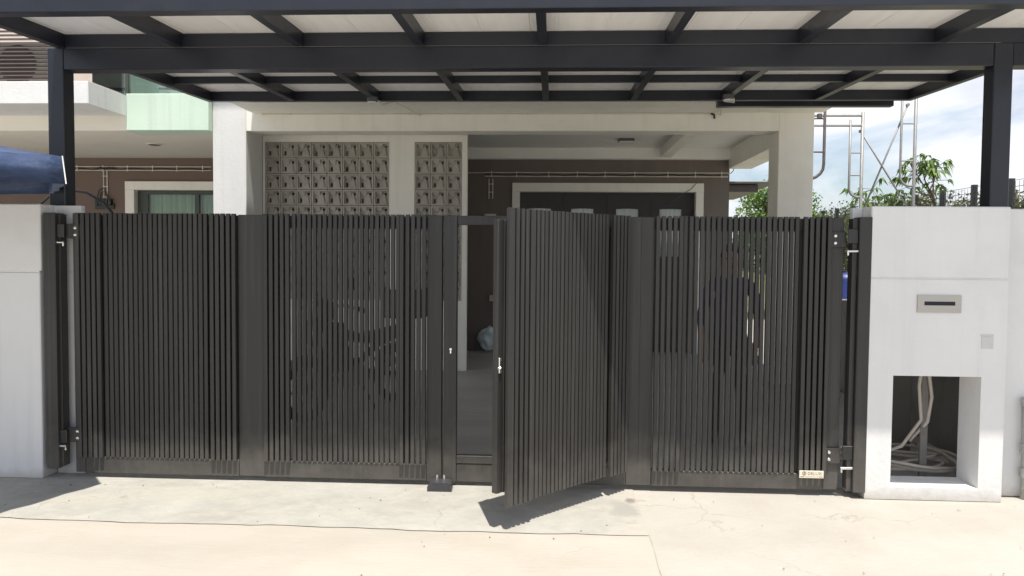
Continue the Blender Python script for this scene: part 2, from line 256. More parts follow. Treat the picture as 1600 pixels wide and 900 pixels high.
class MB:
    def __init__(s): s.v = []; s.f = []; s.mi = []; s.mats = []; s.cur = 0
    def mat(s, m):
        if m not in s.mats: s.mats.append(m)
        s.cur = s.mats.index(m)
    def add(s, vs, fs):
        k = len(s.v); s.v += [tuple(p) for p in vs]; s.f += [tuple(i + k for i in f) for f in fs]; s.mi += [s.cur] * len(fs); return s
    def box(s, x0, x1, y0, y1, z0, z1, c=0.0):
        if c <= 0:
            return s.add([(x, y, z) for z in (z0, z1) for y in (y0, y1) for x in (x0, x1)],
                  [(0, 2, 3, 1), (4, 5, 7, 6), (0, 1, 5, 4), (2, 6, 7, 3), (0, 4, 6, 2), (1, 3, 7, 5)])
        bm = bmesh.new(); bmesh.ops.create_cube(bm, size=1)
        for v in bm.verts:
            v.co = Vector(((x0 + x1) / 2 + v.co.x * (x1 - x0), (y0 + y1) / 2 + v.co.y * (y1 - y0), (z0 + z1) / 2 + v.co.z * (z1 - z0)))
        bmesh.ops.bevel(bm, geom=bm.edges[:], offset=c, segments=1, affect='EDGES')
        bm.verts.index_update()
        s.add([v.co[:] for v in bm.verts], [[v.index for v in f.verts] for f in bm.faces]); bm.free(); return s
    def tube(s, pts, r, n=8, caps=True, r2=None):
        pts = [Vector(p) for p in pts]; rings = []; k = len(s.v)
        up = None
        for i, p in enumerate(pts):
            d = (pts[min(i + 1, len(pts) - 1)] - pts[max(i - 1, 0)])
            if d.length < 1e-9: d = Vector((0, 0, 1))
            d.normalize()
            if up is None:
                up = Vector((0, 0, 1)) if abs(d.z) < .9 else Vector((1, 0, 0))
            a = d.cross(up)
            if a.length < 1e-4: a = d.cross(Vector((1, 0, 0)))
            a.normalize(); b = a.cross(d).normalized(); up = b
            rr = r if r2 is None else r + (r2 - r) * i / (len(pts) - 1)
            for j in range(n):
                t = 2 * math.pi * j / n
                s.v.append(tuple(p + a * math.cos(t) * rr + b * math.sin(t) * rr))
        fs = []
        for i in range(len(pts) - 1):
            for j in range(n):
                fs.append((k + i * n + j, k + i * n + (j + 1) % n, k + (i + 1) * n + (j + 1) % n, k + (i + 1) * n + j))
        if caps:
            fs.append(tuple(k + j for j in reversed(range(n)))); e = k + (len(pts) - 1) * n; fs.append(tuple(e + j for j in range(n)))
        s.f += fs; s.mi += [s.cur] * len(fs); return s
    def lathe(s, prof, c, axis='z', n=16):
        k = len(s.v); c = Vector(c)
        for (r, h) in prof:
            for j in range(n):
                t = 2 * math.pi * j / n; a, b = r * math.cos(t), r * math.sin(t)
                p = {'z': (a, b, h), 'y': (a, h, b), 'x': (h, a, b)}[axis]; s.v.append(tuple(c + Vector(p)))
        fs = []
        for i in range(len(prof) - 1):
            for j in range(n): fs.append((k + i * n + j, k + i * n + (j + 1) % n, k + (i + 1) * n + (j + 1) % n, k + (i + 1) * n + j))
        fs.append(tuple(k + j for j in reversed(range(n)))); e = k + (len(prof) - 1) * n; fs.append(tuple(e + j for j in range(n)))
        s.f += fs; s.mi += [s.cur] * len(fs); return s
    def build(s, name, m=None, parent=None, loc=None, smooth=False, local=False):
        me = bpy.data.meshes.new(name)
        if not s.mats: s.mats = [m]
        if loc is None:
            lo = [min(v[i] for v in s.v) for i in range(3)]; hi = [max(v[i] for v in s.v) for i in range(3)]
            loc = ((lo[0] + hi[0]) / 2, (lo[1] + hi[1]) / 2, lo[2])
        L = Vector(loc)
        me.from_pydata([tuple(Vector(v) - L) for v in s.v], [], s.f); me.update()
        bm = bmesh.new(); bm.from_mesh(me); bmesh.ops.recalc_face_normals(bm, faces=bm.faces[:]); bm.to_mesh(me); bm.free()
        for q in s.mats: me.materials.append(M[q] if isinstance(q, str) else q)
        for p, i in zip(me.polygons, s.mi): p.material_index = i; p.use_smooth = smooth
        o = bpy.data.objects.new(name, me); return link(o, loc, parent, local)

def box(name, x0, x1, y0, y1, z0, z1, m, parent=None, c=.004, local=False):
    return MB().box(x0, x1, y0, y1, z0, z1, c).build(name, m, parent, local=local)
_cache = {}
def piece(name, key, maker, m, loc, parent, local=False):
    """repeat piece sharing mesh data; maker fills an MB round the origin"""
    if key not in _cache:
        mb = MB(); maker(mb); o = mb.build(name, m, parent, (0, 0, 0), local=True); me = o.data
        bpy.data.objects.remove(o); _cache[key] = me
    o = bpy.data.objects.new(name, _cache[key]); return link(o, loc, parent, local)

# ================================================================== ground
g = MB()
N = 40
def terr(x, y):
    # a bank of higher ground on the right behind the boundary, flat elsewhere
    b = min(1, max(0, (x - 6.2) / 2.2)) * min(1, max(0, (y - 7) / 3)); z = b * 1.1
    f = min(1, max(0, (y - 20) / 40)); return z + f * .9 - .012
xs = [-400, -120, -50, -25, -14] + [-10 + i for i in range(0, 30)] + [22, 26, 32, 45, 80, 150, 400]
ys = [-60, -20, -8, -3] + [i for i in range(0, 34)] + [38, 45, 55, 70, 100, 200, 500, 1500]
for y in ys:
    for x in xs: g.v.append((x, y, terr(x, y)))
nx = len(xs)
for j in range(len(ys) - 1):
    for i in range(nx - 1): g.f.append((j * nx + i, j * nx + i + 1, (j + 1) * nx + i + 1, (j + 1) * nx + i)); g.mi.append(0)
o = struct(g.build('ground', 'soil', loc=(0, 0, 0)))
# pale concrete forecourt and added unseen road sheet
struct(MB().add([(-60, -45, -.004), (60, -45, -.004), (60, 5.62, -.004), (-60, 5.62, -.004)], [(0, 1, 2, 3)]).build('forecourt', 'concrete', loc=(0, 0, -.004)))
struct(MB().add([(-60, -45, .003), (60, -45, .003), (60, .9, .003), (-60, .9, .003)], [(0, 1, 2, 3)]).build('road', 'road', loc=(0, -20, .003)))  # unseen sheet behind the camera, added to bounce light into the porch
# the two older pours on the left, uneven edge where they meet
rnd = random.Random(3)
def wob(a): return (rnd.random() - .5) * 2 * a
nseg = 90
xa = [-9 + (9.57) * i / nseg for i in range(nseg + 1)]
yb = [4.385 + .010 * math.sin(x * 3.1) + .006 * math.sin(x * 11) + wob(.006) - .006 * x * .4 for x in xa]
m1 = MB()
for i, x in enumerate(xa): m1.v += [(x, yb[i] + .003, .002), (x, 5.6, .002)]
for i in range(nseg): m1.f.append((2 * i, 2 * i + 2, 2 * i + 3, 2 * i + 1)); m1.mi.append(0)
struct(m1.build('apron_slab', 'apron', loc=(0, 4.9, .002)))
m2 = MB()
for i, x in enumerate(xa): m2.v += [(x, -8, .001), (x, yb[i] - .003 - abs(wob(.003)), .001)]
for i in range(nseg): m2.f.append((2 * i, 2 * i + 2, 2 * i + 3, 2 * i + 1)); m2.mi.append(0)
struct(m2.build('road_slab', 'ochre', loc=(0, 2, .001)))
# joint between the pours and the cut joint running towards the road
m3 = MB()
for i, x in enumerate(xa):
    w = .0006 + abs(wob(.0024)) * (1.0 if (i // 7) % 3 else .2)
    m3.v += [(x, yb[i] - w, .005), (x, yb[i] + w, .005)]
for i in range(nseg): m3.f.append((2 * i, 2 * i + 2, 2 * i + 3, 2 * i + 1)); m3.mi.append(0)
k = len(m3.v); nn = 40
for i in range(nn + 1):
    y = 4.42 - 6 * i / nn; x = .575 - .11 * (4.42 - y) / .6 * .12 + wob(.003); w = .0006 + abs(wob(.0022))
    m3.v += [(x - w, y, .005), (x + w, y, .005)]
for i in range(nn): m3.f.append((k + 2 * i, k + 2 * i + 1, k + 2 * i + 3, k + 2 * i + 2)); m3.mi.append(0)
struct(m3.build('joint', 'crack', loc=(0, 4, .005)))
# pale compacted yard beside the house
struct(MB().add([(3.2, 5.6, -.004), (6.1, 5.6, -.004), (6.1, 24, -.004), (2.7, 24, -.004), (2.7, 11.72, -.004), (3.2, 11.72, -.004)], [(0, 1, 2, 3, 4, 5)]).build('side_yard', 'concrete', loc=(4.5, 12, -.004)))
# carport floor, a gentle ramp up to the porch
struct(MB().add([(-4.1, 5.42, .006), (3.2, 5.42, .006), (3.2, 9.4, .165), (-4.1, 9.4, .165), (3.2, 11.7, .18), (-4.1, 11.7, .18),
                 (-4.1, 5.42, -.05), (3.2, 5.42, -.05), (3.2, 11.7, -.05), (-4.1, 11.7, -.05)],
                [(0, 1, 2, 3), (3, 2, 4, 5), (6, 7, 1, 0), (7, 8, 4, 2, 1), (9, 6, 0, 3, 5), (8, 9, 5, 4)]).build('carport_floor', 'floor', loc=(0, 8, 0)))
struct(box('neighbour_floor', -12, -4.1, 5.6, 11.7, -.05, .12, 'floor', c=0))

# ================================================================== gate
PITCH = .0362; SW = .0268; SD = .026
ZB, ZT = .150, 1.882
def slat_maker(w, d, h):
    def mk(mb):
        e = .0022
        a, b = w / 2, d / 2
        pr = [(-a + e, -b), (a - e, -b), (a, -b + e), (a, b), (-a, b), (-a, -b + e)]
        n = len(pr)
        mb.add([(x, y, 0) for x, y in pr] + [(x, y, h) for x, y in pr],
               [tuple(reversed(range(n))), tuple(range(n, 2 * n))] + [(i, (i + 1) % n, n + (i + 1) % n, n + i) for i in range(n)])
    return mk
def slats(parent, x0, x1, n, yf, zb=ZB, zt=ZT, local=False):
    """n slats with n-1 gaps filling x0..x1, front faces at yf"""
    pit = (x1 - x0 - SW) / (n - 1)
    for i in range(n):
        x = x0 + SW / 2 + i * pit + random.uniform(-.0007, .0007)
        piece('slat', ('slat', round(zt - zb, 3)), slat_maker(SW, SD, zt - zb), 'gate', (x, yf + SD / 2, zb + random.uniform(-.0012, .0012)), parent, local)
def bolt_head(parent, x, y, z):
    def mk(mb): mb.lathe([(.0125, 0), (.0125, -.004), (.009, -.009), (.004, -.0105)], (0, 0, 0), 'y', 12)
    piece('bolt', ('bolthead',), mk, 'chrome', (x, y, z), parent)

YF = 5.252        # main slat fronts
YP = 5.230        # proud slat fronts
YFr = 5.281       # frame behind the slats
def hinge(leaf, xs_, side, z):
    """strap plate on the leaf, arm, pin"""
    s = side
    hp = MB().box(min(xs_ - s * .03, xs_ + s * .075), max(xs_ - s * .03, xs_ + s * .075), 5.238, 5.2505, z - .052, z + .052, .003).build('hinge_plate', 'gate', leaf)
    bolt_head(leaf, xs_, 5.236, z + .024); bolt_head(leaf, xs_, 5.236, z - .024)
    pm = MB(); a = xs_ + s * .115
    pm.tube([(a - s * .045, 5.215, z - .078), (a + s * .035, 5.215, z - .076)], .0095, 10)
    pm.tube([(a - s * .038, 5.215, z - .07), (a - s * .038, 5.215, z - .105)], .007, 8)
    pm.build('hinge_pin', 'chrome', leaf, smooth=False)

# ---- left leaf
left = thing('gate_leaf', 'closed dark grey slatted gate leaf, left of the open door', 'gate', (-2.08, 5.28, 0), 'driveway gate leaves')
mb = MB()
mb.box(-3.378, -3.31, YFr - .03, YFr + .035, .040, 1.880, .003)              # hinge stile
mb.box(-2.195, -2.012, YFr - .018, YFr + .035, .036, 1.876, .003)            # wide middle post
mb.box(-.862, -.758, YFr - .022, YFr + .035, .030, 1.880, .003)              # closing stile
for a, b in ((-3.309, -2.196), (-2.011, -.863)):
    mb.box(a, b, YFr, YFr + .035, 1.785, 1.872, .003)
    mb.box(a, b, YFr - .024, YFr + .036, .034, .149, .003)
for a, b in ((-3.308, -3.16), (-2.432, -2.198), (-2.009, -1.84), (-1.04, -.97)):
    mb.box(a, b, YFr + .0005, YFr + .034, .1495, 1.7845, 0)
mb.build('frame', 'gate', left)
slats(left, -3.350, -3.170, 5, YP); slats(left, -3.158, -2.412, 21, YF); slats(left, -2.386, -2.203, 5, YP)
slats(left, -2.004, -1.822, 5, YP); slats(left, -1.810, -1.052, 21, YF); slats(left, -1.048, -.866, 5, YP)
hinge(left, -3.347, -1, 1.752); hinge(left, -3.352, -1, .310)

# ---- right leaf
right = thing('gate_leaf', 'dark grey slatted gate leaf holding the open door and a nameplate', 'gate', (.6, 5.28, 0), 'driveway gate leaves')
mb = MB()
mb.box(-.746, -.655, YFr - .02, YFr + .035, .030, 1.880, .003)
mb.box(.518, .690, YFr - .018, YFr + .035, .036, 1.876, .003)
mb.box(-.654, .517, YFr - .018, YFr + .035, 1.815, 1.878, .003)
mb.box(-.654, .517, YFr - .018, YFr + .035, .159, .214, .003)
mb.box(-.654, .517, YFr - .014, YFr + .035, .030, .156, .003)
mb.box(1.845, 1.945, YFr - .026, YFr + .035, .040, 1.880, .003)
mb.box(.691, 1.844, YFr, YFr + .035, 1.785, 1.872, .003)
mb.box(.691, 1.844, YFr - .024, YFr + .036, .036, .144, .003)
mb.box(1.665, 1.844, YFr + .0005, YFr + .034, .1445, 1.7845, 0)
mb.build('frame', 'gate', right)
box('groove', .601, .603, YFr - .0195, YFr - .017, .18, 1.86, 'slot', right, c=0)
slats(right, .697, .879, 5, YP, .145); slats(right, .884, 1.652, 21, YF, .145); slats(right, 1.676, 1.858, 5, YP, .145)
hinge(right, 1.881, 1, 1.732); hinge(right, 1.875, 1, .275)
# keyhole on the jamb
mb = MB(); mb.lathe([(.0085, 0), (.0085, -.004)], (-.697, YFr - .0205, .956), 'y', 12); mb.box(-.7015, -.6925, YFr - .0245, YFr - .0205, .928, .952); mb.build('keyhole', 'chrome', right)
# nameplate with raised print
pl = MB().box(1.679, 1.840, 5.2235, 5.2275, .124, .174, .0012).build('nameplate', 'plate', right)
def text_part(txt, size, loc, parent, m, ext=.0004):
    cu = bpy.data.curves.new('lettering', 'FONT'); cu.body = txt; cu.size = size; cu.extrude = ext; cu.resolution_u = 2
    t = bpy.data.objects.new('lettering', cu); COL.objects.link(t); bpy.context.view_layer.update()
    me = bpy.data.meshes.new_from_object(t.evaluated_get(bpy.context.evaluated_depsgraph_get())); bpy.data.objects.remove(t)
    me.transform(Matrix.Rotation(math.pi / 2, 4, 'X')); me.materials.clear(); me.materials.append(M[m])
    o = bpy.data.objects.new('lettering', me); return link(o, loc, parent)
text_part('DELUX', .030, (1.733, 5.2232, .146), pl, 'ink')
mb = MB()
for r0, r1 in ((.0145, .0115), (.0085, .0055)):
    n = 24; k = len(mb.v)
    for i in range(n):
        t = 2 * math.pi * i / n
        for r in (r0, r1): mb.v.append((1.711 + r * math.cos(t), 5.2230, .156 + r * math.sin(t)))
    for i in range(n): mb.f.append((k + 2 * i, k + 2 * ((i + 1) % n), k + 2 * ((i + 1) % n) + 1, k + 2 * i + 1)); mb.mi.append(0)
mb.add([(1.7105, 5.2229, .146), (1.7135, 5.2229, .146), (1.7135, 5.2229, .166), (1.7105, 5.2229, .166)], [(0, 1, 2, 3)])
mb.build('logo_ring', 'ink', pl)
mb = MB()
mb.add([(1.686, 5.2230, .1315), (1.712, 5.2230, .1315), (1.712, 5.2230, .1355), (1.686, 5.2230, .1355)], [(0, 1, 2, 3)])
mb.add([(1.806, 5.2230, .1315), (1.833, 5.2230, .1315), (1.833, 5.2230, .1355), (1.806, 5.2230, .1355)], [(0, 1, 2, 3)])
for i in range(20):
    x = 1.717 + i * .0043; mb.add([(x, 5.2230, .132), (x + .0026, 5.2230, .132), (x + .0026, 5.2230, .135), (x, 5.2230, .135)], [(0, 1, 2, 3)])
mb.build('print_line', 'ink', pl)
# ---- pedestrian door, swung out; local frame: x free edge -> hinge, y behind
hx, hy = .512, 5.232; fx, fy = -.262, 4.405
ang = math.atan2(hy - fy, hx - fx); wd = math.hypot(hx - fx, hy - fy)
mb = MB()
mb.box(.012, .058, .030, .080, .219, 1.812, .003); mb.box(wd - .05, wd - .002, .030, .075, .16, 1.86, .003)
mb.box(.059, wd - .051, .032, .072, 1.73, 1.810, .003); mb.box(.059, wd - .051, .032, .072, .221, .32, .003)
mb.box(.059, .12, .0315, .07, .321, 1.729, 0); mb.box(wd - .16, wd - .051, .0315, .07, .321, 1.729, 0)
mb.box(.121, wd - .161, .048, .052, .321, 1.729, 0)
mb.box(-.038, .0, .034, .075, .219, 1.812, .003)
mb.box(.0, .0125, .040, .070, .219, 1.812, 0)
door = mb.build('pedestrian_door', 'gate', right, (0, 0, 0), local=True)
door.location = Vector((fx, fy, 0)) - WO[right]; door.rotation_euler = (0, 0, ang)
door['label'] = 'slatted pedestrian door swung open towards the road'
MB().box(.0, .046, -.022, .006, .143, 1.880, .002).build('edge_strip', 'gate', door, local=True)
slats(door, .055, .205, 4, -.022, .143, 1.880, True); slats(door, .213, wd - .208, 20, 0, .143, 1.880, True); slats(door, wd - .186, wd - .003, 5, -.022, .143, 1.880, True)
lk = MB().box(-.030, -.010, .022, .0335, .925, 1.015, .002).build('lock_plate', 'chrome', door, local=True)
la = MB().box(-.026, -.014, .0195, .0215, .943, .997, 0).build('latch', 'black', door, local=True); la.parent = lk; la.location -= lk.location
MB().lathe([(.011, 0), (.011, -.012), (.007, -.018)], (-.024, .034, .955), 'y', 10).build('lock_cylinder', 'chrome', door, local=True)

# ---- hinge posts fixed to the pillars
for (x0, x1, xi0, xi1, lab, zb) in ((-3.556, -3.470, -3.469, -3.452, 'dark steel hinge post on the left white pillar', .075), (2.024, 2.106, 1.990, 2.023, 'dark steel hinge post on the right white pillar', .040)):
    t = thing('hinge_post', lab, 'gate post', ((x0 + x1) / 2, 5.3, zb), 'gate hinge posts')
    box('tube', x0, x1, 5.195, 5.31, zb, 1.880, 'gate', t, .004)
    box('channel', xi0, xi1, 5.225, 5.30, zb + .01, 1.872, 'gate', t, .002)
    for z in (1.752, .300):
        xa, xb = (xi0, xi1 + .035) if x0 < 0 else (xi0 - .035, xi1)
        box('bracket', xa, xb, 5.212, 5.222, z - .045, z + .050, 'black', t, .003)
# ---- gate stop block on the ground under the meeting stiles
t = thing('gate_stop', 'small black gate stop block on the ground at the meeting stiles', 'gate stop', (-.75, 5.17, .003))
mb = MB(); L_ = .088
prof = [(-.084, 0), (-.084, .030), (-.074, .050), (-.050, .060), (.050, .060), (.074, .050), (.084, .030), (.084, 0)]
n = len(prof); mb.add([(-.75 + a, 5.115, .003 + b) for a, b in prof] + [(-.75 + a * .96, 5.22, .003 + b) for a, b in prof],
    [tuple(range(n)), tuple(reversed(range(n, 2 * n)))] + [(i, n + i, n + (i + 1) % n, (i + 1) % n) for i in range(n)])
mb.build('block', 'stopgrey', t)
for dx in (-.025, .022): MB().lathe([(.008, 0), (.008, .03), (.005, .036)], (-.75 + dx, 5.19, .063), 'z', 10).build('stud', 'chrome', t)

# ================================================================== pillars and side walls
def pillar_left():
    t = thing('gate_pillar', 'white pillar beside the left hinge post, under the blue parasol', 'pillar', (-4.3, 5.4, 0))
    box('lower_block', -5.0, -3.590, 5.2, 5.52, 0, 1.462, 'white', t, .006)
    box('groove', -4.99, -3.596, 5.206, 5.513, 1.4625, 1.4725, 'white', t, 0)
    box('upper_block', -5.0, -3.578, 5.2, 5.52, 1.473, 1.940, 'white', t, .006)
    box('recessed_block', -3.577, -3.374, 5.345, 5.395, 0, 1.462, 'white', t, .004)
    box('recessed_block', -3.577, -3.374, 5.345, 5.395, 1.473, 1.938, 'white', t, .004)
    box('groove', -3.590, -3.379, 5.351, 5.390, 1.4628, 1.4722, 'white', t, 0)
pillar_left()
t = thing('gate_pillar', 'white pillar with a letter slot and a deep square opening', 'pillar', (2.55, 5.35, 0))
X0, X1, XA, XB = 2.101, 2.990, 2.268, 2.836
mb = MB()
# one shell with a real through-opening
def ringwall(mb, x0, x1, z0, z1, a0, a1, c0, c1, y0, y1):
    A = [(x0, z0), (x1, z0), (x1, z1), (x0, z1)]; Bq = [(a0, c0), (a1, c0), (a1, c1), (a0, c1)]
    vs = [(x, y0, z) for x, z in A] + [(x, y0, z) for x, z in Bq] + [(x, y1, z) for x, z in A] + [(x, y1, z) for x, z in Bq]
    fs = []
    for i in range(4):
        j = (i + 1) % 4
        fs += [(i, j, 4 + j, 4 + i), (8 + i, 12 + i, 12 + j, 8 + j), (i, 8 + i, 8 + j, j), (4 + i, 4 + j, 12 + j, 12 + i)]
    mb.add(vs, fs)
ringwall(mb, X0, X1, 0, 1.472, XA, XB, .085, .832, 5.2, 5.47)
mb.build('lower_block', 'white', t)
box('groove', X0 + .007, X1 - .007, 5.206, 5.463, 1.4725, 1.4825, 'white', t, 0)
box('upper_block', X0, X1, 5.2, 5.47, 1.483, 1.953, 'white', t, .006)
box('recessed_block', 2.032, 2.100, 5.345, 5.395, 0, 1.472, 'white', t, .004); box('recessed_block', 2.032, 2.100, 5.345, 5.395, 1.483, 1.951, 'white', t, .004)
pl_ = thing('letter_slot', 'stainless letter slot plate set in the white pillar', 'letter slot', (2.55, 5.2, 1.25))
mb = MB(); ringwall(mb, 2.408, 2.690, 1.254, 1.370, 2.452, 2.650, 1.302, 1.328, 5.1925, 5.1995); mb.build('plate', 'steelss', pl_)
box('slot', 2.4525, 2.6495, 5.1965, 5.1992, 1.3025, 1.3275, 'slot', pl_, 0)
sw = thing('bell_plate', 'faint painted-over bell plate low on the white pillar', 'bell plate', (2.865, 5.2, 1.02))
box('box', 2.828, 2.904, 5.1965, 5.1995, 1.02, 1.100, 'faded', sw, .0015)
box('cap', 2.822, 2.906, 5.1968, 5.1995, 1.104, 1.114, 'faded', sw, .001)
w = box('side_wall', 2.992, 7.2, 5.33, 5.58, 0, 1.948, 'white', None, .006); tag(w, 'white boundary wall right of the letter slot pillar', 'wall')
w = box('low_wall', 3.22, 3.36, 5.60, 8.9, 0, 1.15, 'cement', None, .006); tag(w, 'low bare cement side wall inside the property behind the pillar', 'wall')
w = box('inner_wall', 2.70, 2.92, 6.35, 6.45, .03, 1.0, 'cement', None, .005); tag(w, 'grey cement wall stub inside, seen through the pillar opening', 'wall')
# grey pipe by the side wall
t = thing('wall_pipe', 'grimy grey pipe with a coupling standing against the right wall', 'pipe', (3.18, 5.29, 0))
mb = MB().tube([(3.186, 5.29, .0), (3.184, 5.29, .30), (3.176, 5.29, .66)], .021, 12); mb.build('pipe', 'pipe', t, smooth=True)
for z, r in ((.345, .028), (.18, .0265), (.655, .027)): MB().tube([(3.182, 5.29, z - .03), (3.182, 5.29, z + .03)], r, 12).build('coupling', 'pipe', t)
MB().tube([(3.185, 5.285, .345), (3.26, 5.275, .345)], .017, 10).build('branch', 'pipe', t)
# hose coil inside the opening
t = thing('garden_hose', 'loosely coiled pale hose lying behind the pillar opening', 'hose', (2.7, 5.85, .02))
q = random.Random(11); pts = []
for i in range(125):
    a = i * .21; r = .30 + .10 * math.sin(i * .13) + q.uniform(-.012, .012)
    pts.append((2.66 + r * 1.15 * math.cos(a), 5.92 + r * .85 * math.sin(a) , .05 + .0009 * i * (.6 + .4 * math.sin(i * .31)) + .02))
mb = MB().tube(pts, .0125, 7)
e = pts[-1]
mb.tube([e, (2.60, 5.66, .30), (2.70, 5.62, .44), (2.72, 5.61, .62), (2.69, 5.60, .80), (2.68, 5.60, .98)], .0125, 8)
mb.tube([(2.66, 5.60, .98), (2.63, 5.61, .7), (2.66, 5.63, .45), (2.54, 5.66, .25), (2.40, 5.68, .19)], .0125, 8)
mb.build('coil', 'hose', t, smooth=True)
box('clamp', 2.65, 2.71, 5.585, 5.615, .93, .97, 'black', t, .003)
box('hook_post', 2.655, 2.705, 5.62, 5.65, .02, 1.05, 'cement', t, .003)

# ================================================================== carport canopy
cp = thing('carport_canopy', 'navy black steel carport canopy with white roof panels over the gate', 'canopy', (0, 5.45, 1.95))
SLOPE = .042
def zr(y): return 3.072 + SLOPE * (y - 5.4)          # underside of rafters
RX = [-3.55, -2.68, -1.805, -.945, -.085, .79, 1.69, 2.6, 3.5]
for x0, x1 in ((-3.643, -3.525), (2.960, 3.084)): box('post', x0, x1, 5.397, 5.525, 1.9485 if x0 > 0 else 1.9405, 3.066 if x0 > 0 else 3.070, 'steel', cp, .005)
box('main_beam', -3.5245, 2.9595, 5.401, 5.523, 2.9145, 3.066, 'steel', cp, .005)
box('main_beam', 3.0845, 4.4, 5.401, 5.523, 2.9145, 3.066, 'steel', cp, .005)
def sloped(mb, x0, x1, y0, y1, dz0, dz1):
    mb.add([(x0, y0, zr(y0) + dz0), (x1, y0, zr(y0) + dz0), (x0, y1, zr(y1) + dz0), (x1, y1, zr(y1) + dz0),
            (x0, y0, zr(y0) + dz1), (x1, y0, zr(y0) + dz1), (x0, y1, zr(y1) + dz1), (x1, y1, zr(y1) + dz1)],
           [(0, 2, 3, 1), (4, 5, 7, 6), (0, 1, 5, 4), (2, 6, 7, 3), (0, 4, 6, 2), (1, 3, 7, 5)]); return mb
YE, YR = 4.50, 7.80
for i, x in enumerate(RX):
    sloped(MB(), x - .03, x + .03, YE + .1, YR, 0, .098).build('rafter', 'steel', cp)
    # small cleats where rafter and beam meet
    MB().box(x + .034, x + .038, 5.385, 5.400, 3.066, 3.15, 0).build('cleat', 'steel', cp)
box('front_beam', -3.60, 4.4, YE, YE + .0985, 3.037, 3.150, 'steel', cp, .004)
sloped(MB(), -3.579, 3.529, YR, YR + .08, 0, .098).build('rear_beam', 'steel', cp)
box('fascia_upstand', -3.519, 4.4, 5.405, 5.46, 3.0665, 3.166, 'steel', cp, .003)
box('gutter', 1.665, 3.42, 8.0, 8.09, 3.150, 3.250, 'steel', cp, .004)
for i in range(8):
    a, b = RX[i] + .031, RX[i + 1] - .031
    sloped(MB(), a, b, 7.0, 7.05, .035, .097).build('purlin', 'steel', cp)
    for y0, y1 in ((YE + .1, 5.43), (5.46, 7.025), (7.027, 8.095)):
        pm_ = sloped(MB(), a - .025, b + .025, y0, y1, .0985, .118)
        for fr_ in (.07, .10, .5, .93): sloped(pm_, a + (b - a) * fr_ - .003, a + (b - a) * fr_ + .003, y0 + .001, y1 - .001, .0955, .0985)
        pm_.build('roof_panel', 'panel', cp)
sloped(MB(), 3.532, 4.4, YE + .1, 5.43, .0985, .118).build('roof_panel', 'panel', cp)
box('rafter', 4.34, 4.4, YE + .1, 5.40, 3.05, 3.165, 'steel', cp, .003)
sloped(MB(), -3.60, 4.4, YE + .004, YE + .095, .121, .145).build('eave_cap', 'steel', cp)
# cable along the outer edge of the beam
mb = MB().tube([(-3.5, 5.397, 3.068), (3.0, 5.397, 3.068)], .0025, 5); mb.build('cable', 'lamp', cp)
# round canopy lights and their conduits
for x, y in ((-1.80, 7.60), (1.66, 7.50)):
    t = thing('canopy_light', 'small round light on the canopy rafter, %s' % ('left of centre' if x < 0 else 'towards the right column'), 'light', (x, y, zr(y)), 'round canopy lights')
    mb = MB(); mb.lathe([(.052, 0), (.052, -.035), (.046, -.045)], (x, y, zr(y) - .001), 'z', 18); mb.build('housing', 'lamp', t)
    MB().lathe([(.047, 0), (.047, .012)], (x, y, zr(y) - .0475 - .01), 'z', 18).build('ring', 'diff', t)
    mb = MB().tube([(x + .055, y + .02, zr(y) - .03), (x + .075, y + .10, zr(y) - .05), (x + .10, 8.2, 3.243), (x + .24, 8.985, 3.243)], .009, 7); mb.build('conduit', 'conduit', t)

# ================================================================== the house
H = thing('terrace_house', 'cream terrace house with vent block screen and porch behind the gate', 'house', (-.5, 10.5, .1))
box('column', -4.052, -3.647, 9.0, 9.515, .05, 3.46, 'white', H, .006)
box('column', 2.571, 2.968, 9.0, 9.40, .05, 3.46, 'cream', H, .006)
box('lintel_beam', -3.646, 2.570, 9.002, 9.28, 3.062, 3.46, 'cream', H, .005)
box('balcony_slab', -3.56, 3.06, 8.10, 8.998, 3.268, 3.46, 'cream', H, .006)
box('ceiling', -4.05, 2.9, 9.2805, 11.5, 3.2, 3.3, 'ceiling', H, 0)
box('header_beam', -4.05, 2.568, 11.36, 11.499, 3.042, 3.1995, 'ceiling', H, .003)
box('ceiling_beam', 1.55, 1.700, 9.2815, 11.358, 3.060, 3.1995, 'cream', H, .004)
box('side_beam', 2.57, 2.90, 9.402, 11.498, 2.915, 3.1995, 'cream', H, .004)
box('party_wall', -4.048, -3.90, 9.516, 11.498, .1, 3.199, 'brown', H, 0)
mb = MB()
for a, b, c, d in ((-4.05, -.612, .1, 3.199), (2.212, 2.585, .1, 3.199), (-.6115, 2.2115, 2.70, 3.199)): mb.box(a, b, 11.5, 11.7, c, d)
mb.build('rear_wall', 'brown', H)
mb = MB()
mb.box(-.611, -.500, 11.47, 11.70, .17, 2.5695, .004); mb.box(2.098, 2.211, 11.47, 11.70, .17, 2.5695, .004); mb.box(-.611, 2.211, 11.468, 11.70, 2.570, 2.699, .004)
mb.build('door_frame', 'cream', H)
